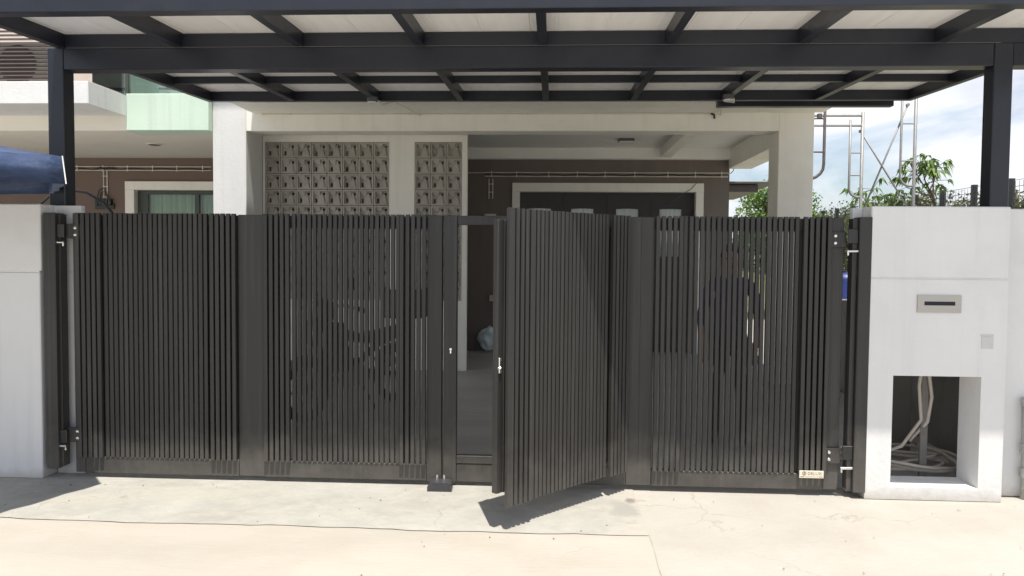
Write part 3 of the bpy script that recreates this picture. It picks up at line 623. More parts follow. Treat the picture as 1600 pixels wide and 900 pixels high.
for i, (wx0, wx1) in enumerate(((-.358, -.040), (.267, .611), (.935, 1.278), (1.591, 1.912))):
    a = -.498 + .6485 * i; b = a + .645
    cx = (wx0 + wx1) / 2; wx0, wx1 = cx - .165, cx + .165
    mb = MB(); n = 8
    zl, zh = 1.62, 2.325
    arch = [(wx0 + (wx1 - wx0) * k / n, zh + .007 * math.sin(math.pi * k / n)) for k in range(n + 1)]
    y0, y1 = 11.60, 11.645
    for y, fl in ((y0, 1), (y1, 0)):
        mb.add([(a, y, .19), (b, y, .19), (b, y, zl), (a, y, zl)], [(0, 1, 2, 3)])
        mb.add([(a, y, zl), (wx0, y, zl), (wx0, y, zh), (a, y, zh)], [(0, 1, 2, 3)]); mb.add([(wx1, y, zl), (b, y, zl), (b, y, zh), (wx1, y, zh)], [(0, 1, 2, 3)])
        vs = [(x, y, z) for x, z in arch] + [(x, y, 2.568) for x, z in arch] + [(a, y, zh), (a, y, 2.568), (b, y, zh), (b, y, 2.568)]
        m_ = n + 1
        mb.add(vs, [(k, k + 1, m_ + k + 1, m_ + k) for k in range(n)] + [(2 * m_, 0, m_, 2 * m_ + 1), (n, 2 * m_ + 2, 2 * m_ + 3, m_ + n)])
    loop = [(wx0, zl), (wx1, zl)] + list(reversed(arch))
    mb.add([(x, y0, z) for x, z in loop] + [(x, y1, z) for x, z in loop], [(k, (k + 1) % len(loop), len(loop) + (k + 1) % len(loop), len(loop) + k) for k in range(len(loop))])
    mb.add([(a, y0, .19), (a, y1, .19), (a, y1, 2.568), (a, y0, 2.568)], [(0, 1, 2, 3)]); mb.add([(b, y0, .19), (b, y1, .19), (b, y1, 2.568), (b, y0, 2.568)], [(0, 1, 2, 3)])
    for z0, z1 in ((.35, .85), (.98, 1.5)): mb.box(a + .12, b - .12, 11.592, 11.5995, z0, z1, .004)
    d = mb.build('door_leaf', 'door', H)
    MB().box(wx0 + .001, wx1 - .001, 11.622, 11.626, zl, zh + .006).build('window_pane', 'glass', d)
    mb = MB(); k = 26
    for j in range(k + 1):
        x = wx0 - .05 + (wx1 - wx0 + .1) * j / k; y = 11.655 + .014 * math.sin(j * 1.5 + i)
        mb.v += [(x, y, zl - .08), (x, y, zh + .12)]
    for j in range(k): mb.f.append((2 * j, 2 * j + 2, 2 * j + 3, 2 * j + 1)); mb.mi.append(0)
    mb.build('curtain', 'curtain', d, smooth=True)
box('inner_dark_room', -.8, 2.4, 11.85, 11.9, .1, 2.9, 'ceiling', H, 0)
# vent block screen
mb = MB()
mb.box(-3.646, -3.6185, 9.52, 9.62, .16, 3.1995); mb.box(-2.0425, -1.7245, 9.52, 9.62, 1.043, 3.0115); mb.box(-1.1315, -1.070, 9.52, 9.62, 1.043, 3.0115)
mb.box(-3.6185, -1.070, 9.52, 9.62, 3.0115, 3.1995); mb.box(-3.6185, -1.070, 9.52, 9.62, .16, 1.043)
mb.build('screen_wall', 'cream', H)
def ventblock(mb):
    s, i, d = .0945, .079, .088
    A = [(-s, -s), (s, -s), (s, s), (-s, s)]; Bq = [(-i, -i), (i, -i), (i, i), (-i, i)]
    vs = [(x, 0, z) for x, z in A] + [(x, 0, z) for x, z in Bq] + [(x * .96, d, z * .96) for x, z in A] + [(x * .93, d, z * .93) for x, z in Bq]
    fs = []
    for k in range(4):
        j = (k + 1) % 4; fs += [(k, j, 4 + j, 4 + k), (k, 8 + k, 8 + j, j), (4 + k, 4 + j, 12 + j, 12 + k), (8 + k, 12 + k, 12 + j, 8 + j)]
    mb.add(vs, fs)
    y = .044
    # back web with a slot at lower left and a small window at upper right, and a tongue leaning back between them
    X_ = [-.078, -.062, -.038, .030, .062, .078]; Z_ = [-.078, -.062, -.010, .028, .062, .078]
    for a in range(5):
        for c in range(5):
            if (a == 1 and c == 1) or (a == 3 and c == 3): continue
            mb.add([(X_[a], y, Z_[c]), (X_[a + 1], y, Z_[c]), (X_[a + 1], y, Z_[c + 1]), (X_[a], y, Z_[c + 1])], [(0, 1, 2, 3)])
    mb.add([(-.024, .008, -i), (.070, .008, -i), (.030, y - .002, .050), (.004, y - .002, .050), (-.024, y - .001, -i), (.070, y - .001, -i)], [(0, 1, 2, 3), (0, 3, 4), (1, 5, 2)])
    mb.add([(-i, .012, i), (.010, .012, i), (-.006, y - .002, .012), (-.070, y - .002, .030)], [(0, 1, 2, 3)])
for x0, nc in ((-3.616, 8), (-1.722, 3)):
    for c in range(nc):
        for r in range(10):
            o = piece('vent_block', ('vent',), ventblock, 'block', (x0 + .19665 * (c + .5), 9.524 + random.uniform(-.002, .002), 3.010 - .19665 * (r + .5)), H)
mb = MB()
for x0, nc in ((-3.6178, 8), (-1.7238, 3)):
    for c in range(nc + 1): mb.box(x0 + .19665 * c - .001, x0 + .19665 * c + .004, 9.533, 9.60, 1.044, 3.011)
    for r in range(11): z = 3.0085 - .19665 * r; mb.box(x0, x0 + nc * .19665, 9.5335, 9.599, z - .002, z + .003)
mb.build('mortar', 'grime', H)
# upper storey, a rear annex eave
box('upper_wall', -4.05, 2.97, 9.1, 13.5, 3.461, 6.3, 'cream', H, .01)
box('upper_window', -3.0, -.4, 9.07, 9.098, 3.75, 5.6, 'glass', H, .004)
box('balcony_parapet', -3.56, 3.06, 8.10, 8.22, 3.4605, 4.35, 'cream', H, .006)
mb = MB(); mb.add([(-4.4, 8.2, 6.301), (3.3, 8.2, 6.301), (3.3, 14, 6.301), (-4.4, 14, 6.301), (-.5, 11, 7.6)], [(0, 3, 2, 1), (0, 1, 4), (1, 2, 4), (2, 3, 4), (3, 0, 4)]); mb.build('roof', 'roof', H)
mb = MB(); mb.box(2.2, 3.50, 13.4, 15.2, 2.74, 2.86, .004); mb.box(2.2, 3.78, 13.2, 15.4, 2.87, 2.90, .003); mb.build('annex_eave', 'roof', H)
box('rear_side_wall', 2.3, 2.584, 11.71, 15.0, .05, 2.73, 'brown', H, 0)
# porch ceiling light
cl = MB().box(.87, 1.08, 10.42, 10.58, 3.165, 3.1995, .004).build('ceiling_light', 'lamp', H)
box('diffuser', .88, 1.07, 10.43, 10.57, 3.148, 3.1645, 'diff', cl, .005)
# white twin conduit on the rear wall
def conduit(parent, x0, x1, y, z, step, q=None, vertical=False):
    mb = MB(); a = .0075; gap = .055
    if not vertical:
        for dz in (0, gap): mb.tube([(x0, y, z - dz), (x1, y, z - dz)], a, 6)
        x = x0 + .1
        while x < x1: mb.box(x - .006, x + .006, y - .012, y + .004, z - gap - .018, z + .018); x += step * random.uniform(.85, 1.15)
        pts = []; x = x0; k = 0
        while x < x1: pts.append((x, y - .008, z - gap / 2 + .013 * math.sin(k * 1.3) - .006)); x += .09; k += 1
        wire = MB().tube(pts, .006, 5)
    else:
        for dx in (0, gap): mb.tube([(x0 + dx, y, z), (x0 + dx, y, x1)], a, 6)
        k = z - .08
        while k > x1: mb.box(x0 - .014, x0 + gap + .014, y - .012, y + .004, k - .006, k + .006); k -= step
        wire = None
    c = mb.build('conduit', 'conduit', parent)
    if wire: wire.build('wire', 'black', c)
    return c
conduit(H, -1.02, 2.56, 11.486, 2.852, .43)
MB().tube([(-1.3, 11.487, 2.845), (-1.02, 11.487, 2.850)], .006, 6).build('conduit', 'conduit', H)
conduit(H, -.958, 2.46, 11.486, 2.76, .12, vertical=True)
MB().tube([(2.56, 11.48, 2.845), (2.60, 11.47, 2.85), (2.63, 11.46, 2.885), (2.64, 11.46, 2.95)], .009, 6).build('conduit', 'conduit', H)
MB().tube([(2.10, 11.463, 2.70), (2.03, 11.461, 2.62), (1.96, 11.458, 2.575), (1.80, 11.50, 2.46), (1.65, 11.56, 2.36)], .005, 5).build('wire', 'lamp', H)
mb = MB().tube([(-3.45, 8.992, 3.258), (1.80, 8.992, 3.258)], .007, 6)
for x in (-3.44, -3.1, -2.0, -1.68, -.3, .7, 1.6): mb.box(x - .012, x + .012, 8.982, 9.0, 3.248, 3.268)
mb.build('conduit', 'conduit', H)
mb = MB().tube([(1.80, 8.99, 3.258), (1.83, 8.98, 3.245), (1.835, 8.98, 3.20)], .012, 7); mb.build('wire', 'black', H)
box('socket_box', -1.02, -.85, 11.47, 11.499, 2.19, 2.235, 'conduit', H, .003)

# ================================================================== neighbour's house
Nh = thing('neighbour_house', 'neighbouring house on the left with white balcony and green curtained window', 'house', (-7, 10, .1))
box('balcony_slab', -12, -5.052, 8.15, 8.90, 3.222, 3.462, 'white', Nh, .005)
box('slab_side', -5.0515, -5.045, 8.152, 8.898, 3.2225, 3.461, 'stain', Nh, 0)
box('beam', -12, -5.053, 8.9015, 9.25, 3.052, 3.46, 'soffit', Nh, .004)
box('party_beam', -5.0515, -4.056, 8.903, 9.25, 3.055, 3.485, 'mint', Nh, .005)  # its green is filtered light painted into the colour
box('soffit', -12, -4.056, 9.2515, 11.5, 3.06, 3.2, 'soffit', Nh, 0)
mb = MB()
for a, b, c, d in ((-12, -6.53, .1, 3.059), (-4.6, -4.052, .1, 3.059), (-6.5295, -4.6005, 2.70, 3.059), (-6.5295, -4.6005, .1, 1.2)): mb.box(a, b, 11.5, 11.7, c, d)
mb.build('wall', 'brown2', Nh)
mb = MB(); mb.box(-6.529, -6.385, 11.44, 11.69, 1.2, 2.569, .004); mb.box(-4.745, -4.601, 11.44, 11.69, 1.2, 2.569, .004); mb.box(-6.529, -4.601, 11.439, 11.69, 2.570, 2.699, .004); mb.build('window_surround', 'cream', Nh)
wn = MB()
for a, b, c, d in ((-6.384, -6.225, 1.2, 2.568), (-5.49, -5.42, 1.2, 2.509), (-4.80, -4.746, 1.2, 2.568), (-6.2245, -4.8005, 2.510, 2.568)): wn.box(a, b, 11.55, 11.60, c, d)
wn = wn.build('window', 'frameal', Nh)
box('pane', -6.224, -5.491, 11.572, 11.577, 1.2, 2.509, 'glass', wn, 0); box('pane', -5.419, -4.801, 11.572, 11.577, 1.2, 2.509, 'glass', wn, 0)
mb = MB(); k = 110
for j in range(k + 1):
    x = -6.30 + 1.58 * j / k; y = 11.66 + .022 * math.sin(j * .75) + .008 * math.sin(j * 1.9); mb.v += [(x, y, 1.15), (x, y, 2.6)]
for j in range(k): mb.f.append((2 * j, 2 * j + 2, 2 * j + 3, 2 * j + 1)); mb.mi.append(0)
mb.build('curtain', 'gcurtain', wn, smooth=True)
box('upper_wall', -12, -4.06, 10.6, 13.5, 3.2005, 6.3, 'pink', Nh, .01)
box('upper_slab', -12, -4.06, 9.2515, 10.599, 3.2005, 3.44, 'soffit', Nh, 0)
fr = box('sliding_frame', -6.05, -5.95, 10.55, 10.598, 3.45, 5.6, 'frameal', Nh, .003)
box('upper_glazing', -5.945, -4.2, 10.57, 10.59, 3.45, 5.6, 'glass', Nh, .002)
mb = MB().box(-5.94, -4.2, 10.592, 10.597, 3.45, 5.6); mb.build('upper_curtain', 'mintcloth', Nh)
b1 = box('balustrade_glass', -5.060, -5.050, 8.25, 8.90, 3.47, 4.35, 'glass_g', Nh, .001)
b2 = box('balustrade_glass', -5.03, -4.10, 8.955, 8.967, 3.4855, 4.35, 'glass_g', Nh, .001)
box('glass_rail', -5.02, -4.1, 9.6, 9.66, 3.68, 3.71, 'frameal', Nh, .002)
mb = MB(); mb.add([(-12, 10.35, 6.301), (-4.05, 10.35, 6.301), (-4.05, 14, 6.301), (-12, 14, 6.301), (-8, 11, 7.6)], [(0, 3, 2, 1), (0, 1, 4), (1, 2, 4), (2, 3, 4), (3, 0, 4)]); mb.build('roof', 'roof', Nh)
conduit(Nh, -7.4, -5.2, 11.488, 2.925, .44)
conduit(Nh, -6.885, 2.44, 11.488, 2.86, .16, vertical=True)
mb = MB()
for i in range(5): mb.box(-7.0 + i * .052, -6.955 + i * .052, 11.43, 11.499, 2.33 + .01 * (i % 2), 2.43, .004)
mb.box(-7.02, -6.72, 11.47, 11.4995, 2.28, 2.36, .003)
mb.tube([(-6.93, 11.46, 2.43), (-6.90, 11.45, 2.53), (-6.84, 11.45, 2.55), (-6.80, 11.46, 2.43)], .009, 6); mb.tube([(-6.98, 11.46, 2.43), (-6.93, 11.44, 2.56), (-6.87, 11.45, 2.60)], .008, 6)
mb.build('meter_block', 'black', Nh)
mb = MB().tube([(-7.0, 11.47, 2.885), (-6.92, 11.465, 2.91), (-6.85, 11.46, 2.88), (-6.8, 11.465, 2.905), (-6.7, 11.47, 2.90)], .014, 6); mb.build('wire_bundle', 'black', Nh)
mb = MB().tube([(-7.45, 11.49, 2.95), (-7.45, 11.49, 1.0)], .02, 8); mb.build('rain_pipe', 'conduit', Nh)
mb = MB().lathe([(.095, 0), (.10, -.01), (.08, -.012)], (-5.32, 10.05, 3.0595), 'z', 20); mb.build('downlight', 'diff', Nh)
MB().lathe([(.078, 0), (.06, -.004)], (-5.32, 10.05, 3.0465), 'z', 20).build('downlight_lens', 'lamp', Nh)
# condenser in its louvred cage on the neighbour's balcony
t = thing('condenser_cage', 'brown louvred cage round an outdoor unit on the white balcony', 'condenser', (-6.6, 9.3, 3.47))
mb = MB(); mb.box(-7.25, -6.26, 9.28, 9.58, 3.62, 4.20, .01); mb.build('unit', 'ac', t)
mb = MB(); mb.lathe([(.24, 0), (.24, -.012), (.21, -.018)], (-6.64, 9.279, 3.92), 'y', 28); mb.build('fan_grille', 'acd', t)
for z in [3.72 + i * .048 for i in range(16)]:
    mb = MB(); mb.add([(-7.3, 9.19, z), (-6.13, 9.19, z), (-6.13, 9.215, z + .028), (-7.3, 9.215, z + .028), (-7.3, 9.193, z - .004), (-6.13, 9.193, z - .004), (-6.13, 9.218, z + .024), (-7.3, 9.218, z + .024)],
        [(0, 1, 2, 3), (4, 7, 6, 5), (0, 4, 5, 1), (3, 2, 6, 7), (0, 3, 7, 4), (1, 5, 6, 2)]); mb.build('louvre', 'acd', t)
for x in (-7.33, -6.128): box('cage_post', x, x + .035, 9.18, 9.23, 3.463, 4.55, 'acd', t, .003)
for x in (-6.93, -6.42): box('foot', x, x + .06, 9.3, 9.56, 3.463, 3.6195, 'acd', t, .003)

# ================================================================== blue parasol by the left pillar
P0 = Vector((-2.985, 4.55, 0)); ud = Vector((-.37, -.93, 0)).normalized(); bd = Vector((-.62, .785, 0)).normalized(); LS = .95
cen = P0 + (ud + bd) * LS; ZE, ZK = 2.185, 2.37
a0_ = math.atan2(P0.y - cen.y, P0.x - cen.x)
t = thing('parasol', 'blue parasol reaching in from the left above the pillar', 'parasol', cen)
HV = [cen + Vector((math.cos(a0_ + k * math.pi / 3), math.sin(a0_ + k * math.pi / 3), 0)) * LS for k in range(6)]
def rim(k, f):
    p = HV[k].lerp(HV[(k + 1) % 6], f); sag = .025 * math.sin(math.pi * f); return Vector((p.x, p.y, ZE - sag * .35)), sag
NR, NF = 10, 8; mb = MB(); 
for k in range(6):
    base_ = len(mb.v)
    for i in range(NR + 1):
        for j in range(NF + 1):
            p, sg = rim(k, j / NF); w_ = i / NR
            v = Vector((cen.x, cen.y, ZK)).lerp(p, w_); v.z -= sg * 1.1 * w_ * (1 - w_ * .6) + .012 * math.sin(math.pi * w_); mb.v.append(tuple(v))
    for i in range(NR):
        for j in range(NF): mb.f.append((base_ + i * (NF + 1) + j, base_ + (i + 1) * (NF + 1) + j, base_ + (i + 1) * (NF + 1) + j + 1, base_ + i * (NF + 1) + j + 1)); mb.mi.append(0)
cpy = mb.build('canopy_cloth', 'blue', t, smooth=True)
mb = MB()
for k in range(6):
    base_ = len(mb.v)
    for j in range(NF + 1):
        p, sg = rim(k, j / NF); p.z -= sg * .44; o_ = Vector((p.x - cen.x, p.y - cen.y, 0)).normalized()
        mb.v += [tuple(p), tuple(p + o_ * (.012 + .012 * math.sin(j * 2.1 + k)) + Vector((0, 0, -.165 + sg * .35)))]
    for j in range(NF): mb.f.append((base_ + 2 * j, base_ + 2 * j + 2, base_ + 2 * j + 3, base_ + 2 * j + 1)); mb.mi.append(0)
va = mb.build('valance', 'blue', t, smooth=True)
for o_ in (cpy, va):
    md = o_.modifiers.new('thickness', 'SOLIDIFY'); md.thickness = .003
out_ = (P0 - cen).normalized(); e0 = Vector((P0.x, P0.y, ZE))
mb = MB().tube([tuple(e0 + Vector((0, 0, .004))), tuple(e0 + out_ * .02 + Vector((0, 0, -.165)))], .004, 6); mb.build('corner_seam', 'curtain', t)
for k in range(6): p = HV[k]; MB().tube([(p.x + (cen.x - p.x) * .03, p.y + (cen.y - p.y) * .03, ZE - .03), (cen.x, cen.y, ZK - .05)], .009, 6).build('rib', 'galv', t)
MB().tube([(cen.x, cen.y, .05), (cen.x, cen.y, ZK - .01)], .02, 10).build('pole', 'galv', t)
MB().lathe([(.24, 0), (.24, .05), (.05, .07), (.04, .2)], (cen.x, cen.y, .003), 'z', 20).build('base', 'black', t)
# dark hoop of cable behind the left pillar
mb = MB(); pts = [(-4.05 + .0, 5.72, 1.80), (-3.98, 5.72, 1.93), (-3.86, 5.72, 2.03), (-3.70, 5.72, 2.08), (-3.56, 5.72, 2.06), (-3.42, 5.71, 1.98), (-3.33, 5.70, 1.88), (-3.29, 5.69, 1.70), (-3.29, 5.69, 1.0), (-3.30, 5.69, .02)]
mb.tube(pts, .011, 7); mb.tube([(-4.05, 5.72, 1.80), (-4.08, 5.72, 1.4), (-4.08, 5.72, .1)], .011, 7)
tag(mb.build('cable_hoop', 'black', smooth=True), 'black bent cable arching behind the left white pillar', 'cable')

# ================================================================== scaffold beside the house
def arc(cx, cz, r, a0, a1, y, n=6): return [(cx + r * math.cos(R_(a0 + (a1 - a0) * k / n)), y, cz + r * math.sin(R_(a0 + (a1 - a0) * k / n))) for k in range(n + 1)]
def scaffold(label, y, xo, xi, ztop, zi_top, zc, rungs, far_x, m_in='galv'):
    t = thing('scaffold', label, 'scaffold', ((xo + far_x) / 2, y, terr(xo, y)), 'scaffold frames by the house')
    s = 1 if xi < xo else -1; r = abs(xo - xi) * .72
    MB().tube([(xo, y, terr(xo, y)), (xo, y, ztop)], .024, 10).build('upright', 'galv', t, smooth=True)
    MB().tube([(far_x, y, terr(far_x, y)), (far_x, y, ztop)], .024, 10).build('upright', 'galv', t, smooth=True)
    MB().tube([(xi, y, zi_top)] + [(xi + s * r * (1 - math.cos(R_(a))), y, zc + r * (1 - math.sin(R_(a)))) for a in range(0, 91, 15)] + [(xo, y, zc)], .019, 8).build('inner_tube', m_in, t, smooth=True)
    fi = far_x - (xo - xi) * (1 if far_x > xo else -1)
    s = 1 if far_x > fi else -1
    MB().tube([(fi, y, zi_top)] + [(fi + s * r * (1 - math.cos(R_(a))), y, zc + r * (1 - math.sin(R_(a)))) for a in range(0, 91, 15)] + [(far_x, y, zc)], .019, 8).build('inner_tube', m_in, t, smooth=True)
    for z in rungs:
        MB().tube([(xi, y, z), (xo, y, z)], .012, 7).build('rung', 'galv', t); MB().tube([(fi, y, z), (far_x, y, z)], .012, 7).build('rung', 'galv', t)
    for dz in (.05, .20): MB().tube([(far_x, y, ztop - dz), (xo, y, ztop - dz)], .019, 8).build('top_bar', 'galv', t)
    return t
scaffold('scaffold frame right beside the porch column', 12.0, 4.675, 4.495, 3.83, 3.72, 2.55, (3.22, 2.88), 3.45)
scaffold('taller scaffold frame right of the crossed braces', 12.0, 5.455, 5.25, 4.75, 4.62, 2.72, (3.66, 3.10), 6.76)
t = thing('scaffold', 'rusty scaffold frame partly hidden behind the right porch column', 'scaffold', (3.4, 11.4, 0), 'scaffold frames by the house')
yq = 11.4
MB().tube([(3.905, yq, 4.9), (3.905, yq, 2.98), (3.895, yq, 2.90), (3.86, yq, 2.84), (3.80, yq, 2.79), (3.70, yq, 2.75)], .022, 8).build('inner_tube', 'rust', t, smooth=True)
MB().tube([(3.70, yq, 0), (3.70, yq, 4.95)], .024, 8).build('upright', 'galv', t, smooth=True)
for z in (3.15, 3.63, 4.3): MB().tube([(3.70, yq, z), (3.905, yq, z)], .013, 7).build('rung', 'rust', t)
box('coupler', 3.80, 3.86, yq - .03, yq + .03, 3.63, 3.70, 'rust', t, .004)
for lab, a, b in (('galvanised brace falling to the right between the scaffold frames', (4.66, 12.03, 3.55), (5.46, 12.03, 2.28)), ('galvanised brace rising to the right between the scaffold frames', (4.74, 12.06, 2.36), (5.36, 12.06, 3.95))):
    t = thing('scaffold_brace', lab, 'scaffold brace', b, 'crossed scaffold braces')
    MB().tube([a, b], .014, 8).build('tube', 'galv', t, smooth=True)
    for p_ in (a, b): MB().tube([(p_[0], p_[1] - .02, p_[2]), (p_[0], p_[1] + .02, p_[2])], .026, 8).build('end_clip', 'galv', t)

# ================================================================== wire fence on the bank
FX = 8.0
t = thing('wire_fence', 'black post and wire mesh fence on the bank behind the right wall', 'fence', (FX, 18, terr(FX, 18)))
fy = 10.4; ys_ = []
while fy < 40: ys_.append(fy); fy += 1.18
for y in ys_:
    z = terr(FX, y); box('post', FX - .045, FX + .045, y - .045, y + .045, z - .2, 3.04, 'black', t, .004)
mb = MB(); z0 = 1.2
z = 1.35
while z < 3.0: mb.tube([(FX, ys_[0], z), (FX, ys_[-1], z)], .005, 4, False); z += .11
y = ys_[0]
while y < 24: mb.tube([(FX, y, 1.2), (FX, y, 2.98)], .004, 4, False); y += .11
o = mb.build('wire_mesh', 'lamp', t); o['kind'] = 'stuff'

# ================================================================== vegetation
def leaf_cluster(mb, c, n, size, spread, q, droop=.3, flat=1.0):
    for _ in range(n):
        while True:
            d = Vector((q.uniform(-1, 1), q.uniform(-1, 1), q.uniform(-1, 1)))
            if .05 < d.length < 1: break
        p = Vector(c) + Vector((d.x * spread, d.y * spread, d.z * spread * flat))
        s = size * q.uniform(.6, 1.25); a = Vector((q.uniform(-1, 1), q.uniform(-1, 1), q.uniform(-.7, .5) - droop)).normalized()
        b = a.cross(Vector((q.uniform(-1, 1), q.uniform(-1, 1), q.uniform(.2, 1)))).normalized() * s * .36
        mid = p + a * s * .55 + Vector((0, 0, .06 * s))
        mb.add([p, mid + b, p + a * s, mid - b], [(0, 1, 2, 3)])
def tree(name, label, cat, base, height, rad, n_cl, n_lf, size, lm, seed, group=None, flat=.8, low=.35):
    q = random.Random(seed); b = Vector(base)
    t = thing(name, label, cat, base, group)
    tr = MB(); top = b + Vector((q.uniform(-.1, .1) * height, 0, height * .62))
    tr.tube([b - Vector((0, 0, .2)), b + (top - b) * .5 + Vector((q.uniform(-.05, .05) * height, 0, 0)), top], .03 * height, 8, r2=.012 * height)
    cr = MB()
    for k in range(n_cl):
        while True:
            d = Vector((q.uniform(-1, 1), q.uniform(-1, 1), q.uniform(-1, 1)))
            if .25 < d.length < 1: break
        c = b + Vector((d.x * rad, d.y * rad, height * (low + (1 - low) / 2) + d.z * height * (1 - low) / 2))
        tr.tube([top - Vector((0, 0, q.uniform(0, .25) * height)), (top + c) / 2 + Vector((0, 0, .03 * height)), c], .011 * height, 5, r2=.004 * height)
        leaf_cluster(cr, c, n_lf, size, rad * q.uniform(.22, .42), q, flat=flat)
    tr.build('trunk', 'bark', t); cr.build('crown', lm, t)
    return t
tree('garden_tree', 'bright green bushy tree seen between the porch wall and right column', 'tree', (6.05, 21, .3), 3.55, 1.05, 90, 90, .09, 'leaf_b', 21, low=.2)
# leaning sapling with drooping leaf tufts
def sapling(label, base, fork, tips, seed, stem):
    q = random.Random(seed); t = thing('sapling', label, 'tree', base, 'tufted saplings by the scaffold')
    tr = MB(); cr = MB(); b = Vector(base); fk = Vector(fork)
    tr.tube([b, b.lerp(fk, .5) + Vector((.05, 0, .02)), fk], stem, 7, r2=stem * .6)
    for (x, y, z, n) in tips:
        e = Vector((x, y, z)); mid = fk.lerp(e, .5) + Vector((q.uniform(-.06, .06), q.uniform(-.06, .06), -.04)); tr.tube([fk, mid, e], stem * .5, 6, r2=stem * .2)
        for k in range(n):
            az = q.uniform(0, 6.28); ln = q.uniform(.10, .24); up = q.uniform(-.10, .22)
            pet = e + Vector((math.cos(az) * ln, math.sin(az) * ln, up)); tr.tube([e, pet], .004, 4)
            for f in range(6):
                a2 = az + q.uniform(-1.4, 1.4); L = q.uniform(.09, .19)
                d = Vector((math.cos(a2), math.sin(a2), q.uniform(-.9, .1))).normalized(); w_ = d.cross(Vector((q.uniform(-.4, .4), q.uniform(-.4, .4), 1))).normalized() * L * .17
                m1_ = pet + d * L * .45 + Vector((0, 0, .012)); tp = pet + d * L + Vector((0, 0, -L * q.uniform(.2, .7)))
                cr.add([pet, m1_ + w_, tp, m1_ - w_], [(0, 1, 2, 3)])
    tr.build('stem', 'bark', t); cr.build('foliage', 'leaf_b', t)
sapling('sapling with bright drooping leaf tufts right of the scaffold', (7.12, 14.2, 1.0), (6.80, 14.2, 2.75), ((6.44, 14.1, 3.16, 11), (6.62, 14.3, 3.32, 14), (6.78, 14.2, 3.20, 13), (6.42, 14.4, 2.92, 7), (6.72, 14.0, 3.00, 10)), 4, .035)
sapling('thin sapling with few leaf tufts between the scaffold legs', (6.30, 14.6, .8), (6.05, 14.6, 2.40), ((5.90, 14.6, 2.90, 7), (5.66, 14.5, 2.68, 5), (6.08, 14.8, 2.66, 6)), 9, .014)
specs = [((8.6, 17.5, 1.1), 2.12, .95, 'leaf_o', 'olive bush on the bank right of the sapling'), ((7.6, 17.8, 1.1), 1.9, .9, 'leaf_d', 'dull green bush on the bank behind the scaffold leg'),
         ((9.9, 17.0, 1.1), 2.1, .95, 'leaf_o', 'olive bush on the bank near the right canopy post'), ((10.3, 22.5, 1.2), 2.4, 1.2, 'leaf_d', 'dark bush rising behind the fence posts'),
         ((8.6, 23, 1.2), 1.75, 1.1, 'leaf_d', 'dark bush low behind the crossed braces'), ((9.2, 30, 1.4), 2.0, 1.6, 'leaf_d', 'far dark bush left of the crossed braces'),
         ((11.9, 18.0, 1.1), 1.8, .95, 'leaf_o', 'olive bush right of the canopy post'), ((11.2, 30, 1.4), 2.2, 1.6, 'leaf_d', 'far dark bush behind the scaffold'), ((8.2, 24.5, 1.25), 1.2, .8, 'leaf_b', 'small bright bush low beside the porch column')]
for i, (b, h, r, lm, lab) in enumerate(specs): tree('bush', lab, 'bush', b, h, r, 70, 60, .085, lm, 40 + i, 'bushes on the bank', low=.05)
# far wooded ridge reading as one mass
q = random.Random(77); cr = MB()
for k in range(420):
    x = q.uniform(14, 75); y = q.uniform(58, 75); h = 1.6 + 1.6 * (.5 + .5 * math.sin(x * .35)) + q.uniform(0, 1.2)
    leaf_cluster(cr, (x, y, 1 + q.uniform(.2, 1) * h), 26, .55, 1.0, q)
o = cr.build('distant_trees', 'leaf_d'); o['kind'] = 'stuff'; tag(o, 'low band of far trees on the horizon at the right', 'trees')

# ================================================================== things behind the gate
# bag hanging from a wall bracket
t = thing('plastic_bag', 'pale blue crumpled plastic bag hanging inside, seen through the open door', 'bag', (-.93, 11.3, .2))
bm = bmesh.new(); bmesh.ops.create_icosphere(bm, subdivisions=4, radius=1); q = random.Random(5)
from mathutils import noise
for v in bm.verts:
    c = v.co.copy(); nn_ = noise.noise(c * 2.2) * .30 + noise.noise(c * 5.1) * .14 + abs(noise.noise(c * 3.3 + Vector((4, 2, 1)))) * .22
    a, b = c.x, c.z
    k = (abs(a) ** 3.2 + abs(b) ** 3.2) ** (1 / 3.2) if (abs(a) + abs(b)) > 1e-6 else 1; r_ = math.hypot(a, b) / k if k > 0 else 1
    x, z = a * r_ * (1 + nn_ * .5), b * r_ * (1 + nn_ * .5)
    th = .55; x, z = x * math.cos(th) - z * math.sin(th), x * math.sin(th) + z * math.cos(th)
    v.co = Vector((x * .155, c.y * .085 * (1 + nn_), z * .155))
me = bpy.data.meshes.new('bag'); bm.to_mesh(me); bm.free(); me.materials.append(M['bag']); o = bpy.data.objects.new('bag', me); link(o, (-.925, 11.28, .385), t)
for p_ in me.polygons: p_.use_smooth = True
MB().tube([(-.86, 11.28, .53), (-.845, 11.33, .75), (-.835, 11.40, .98)], .006, 5).build('cord', 'conduit', t)
t = thing('wall_tap', 'white tap bracket low on the brown wall above the hanging bag', 'tap', (-.84, 11.45, .98))
mb = MB(); mb.box(-.94, -.84, 11.46, 11.499, .93, 1.02, .004); mb.build('backplate', 'conduit', t)
MB().tube([(-.835, 11.46, .99), (-.835, 11.40, 1.0), (-.83, 11.38, 1.04), (-.80, 11.38, 1.08), (-.77, 11.38, 1.06)], .024, 8).build('spout', 'conduit', t)
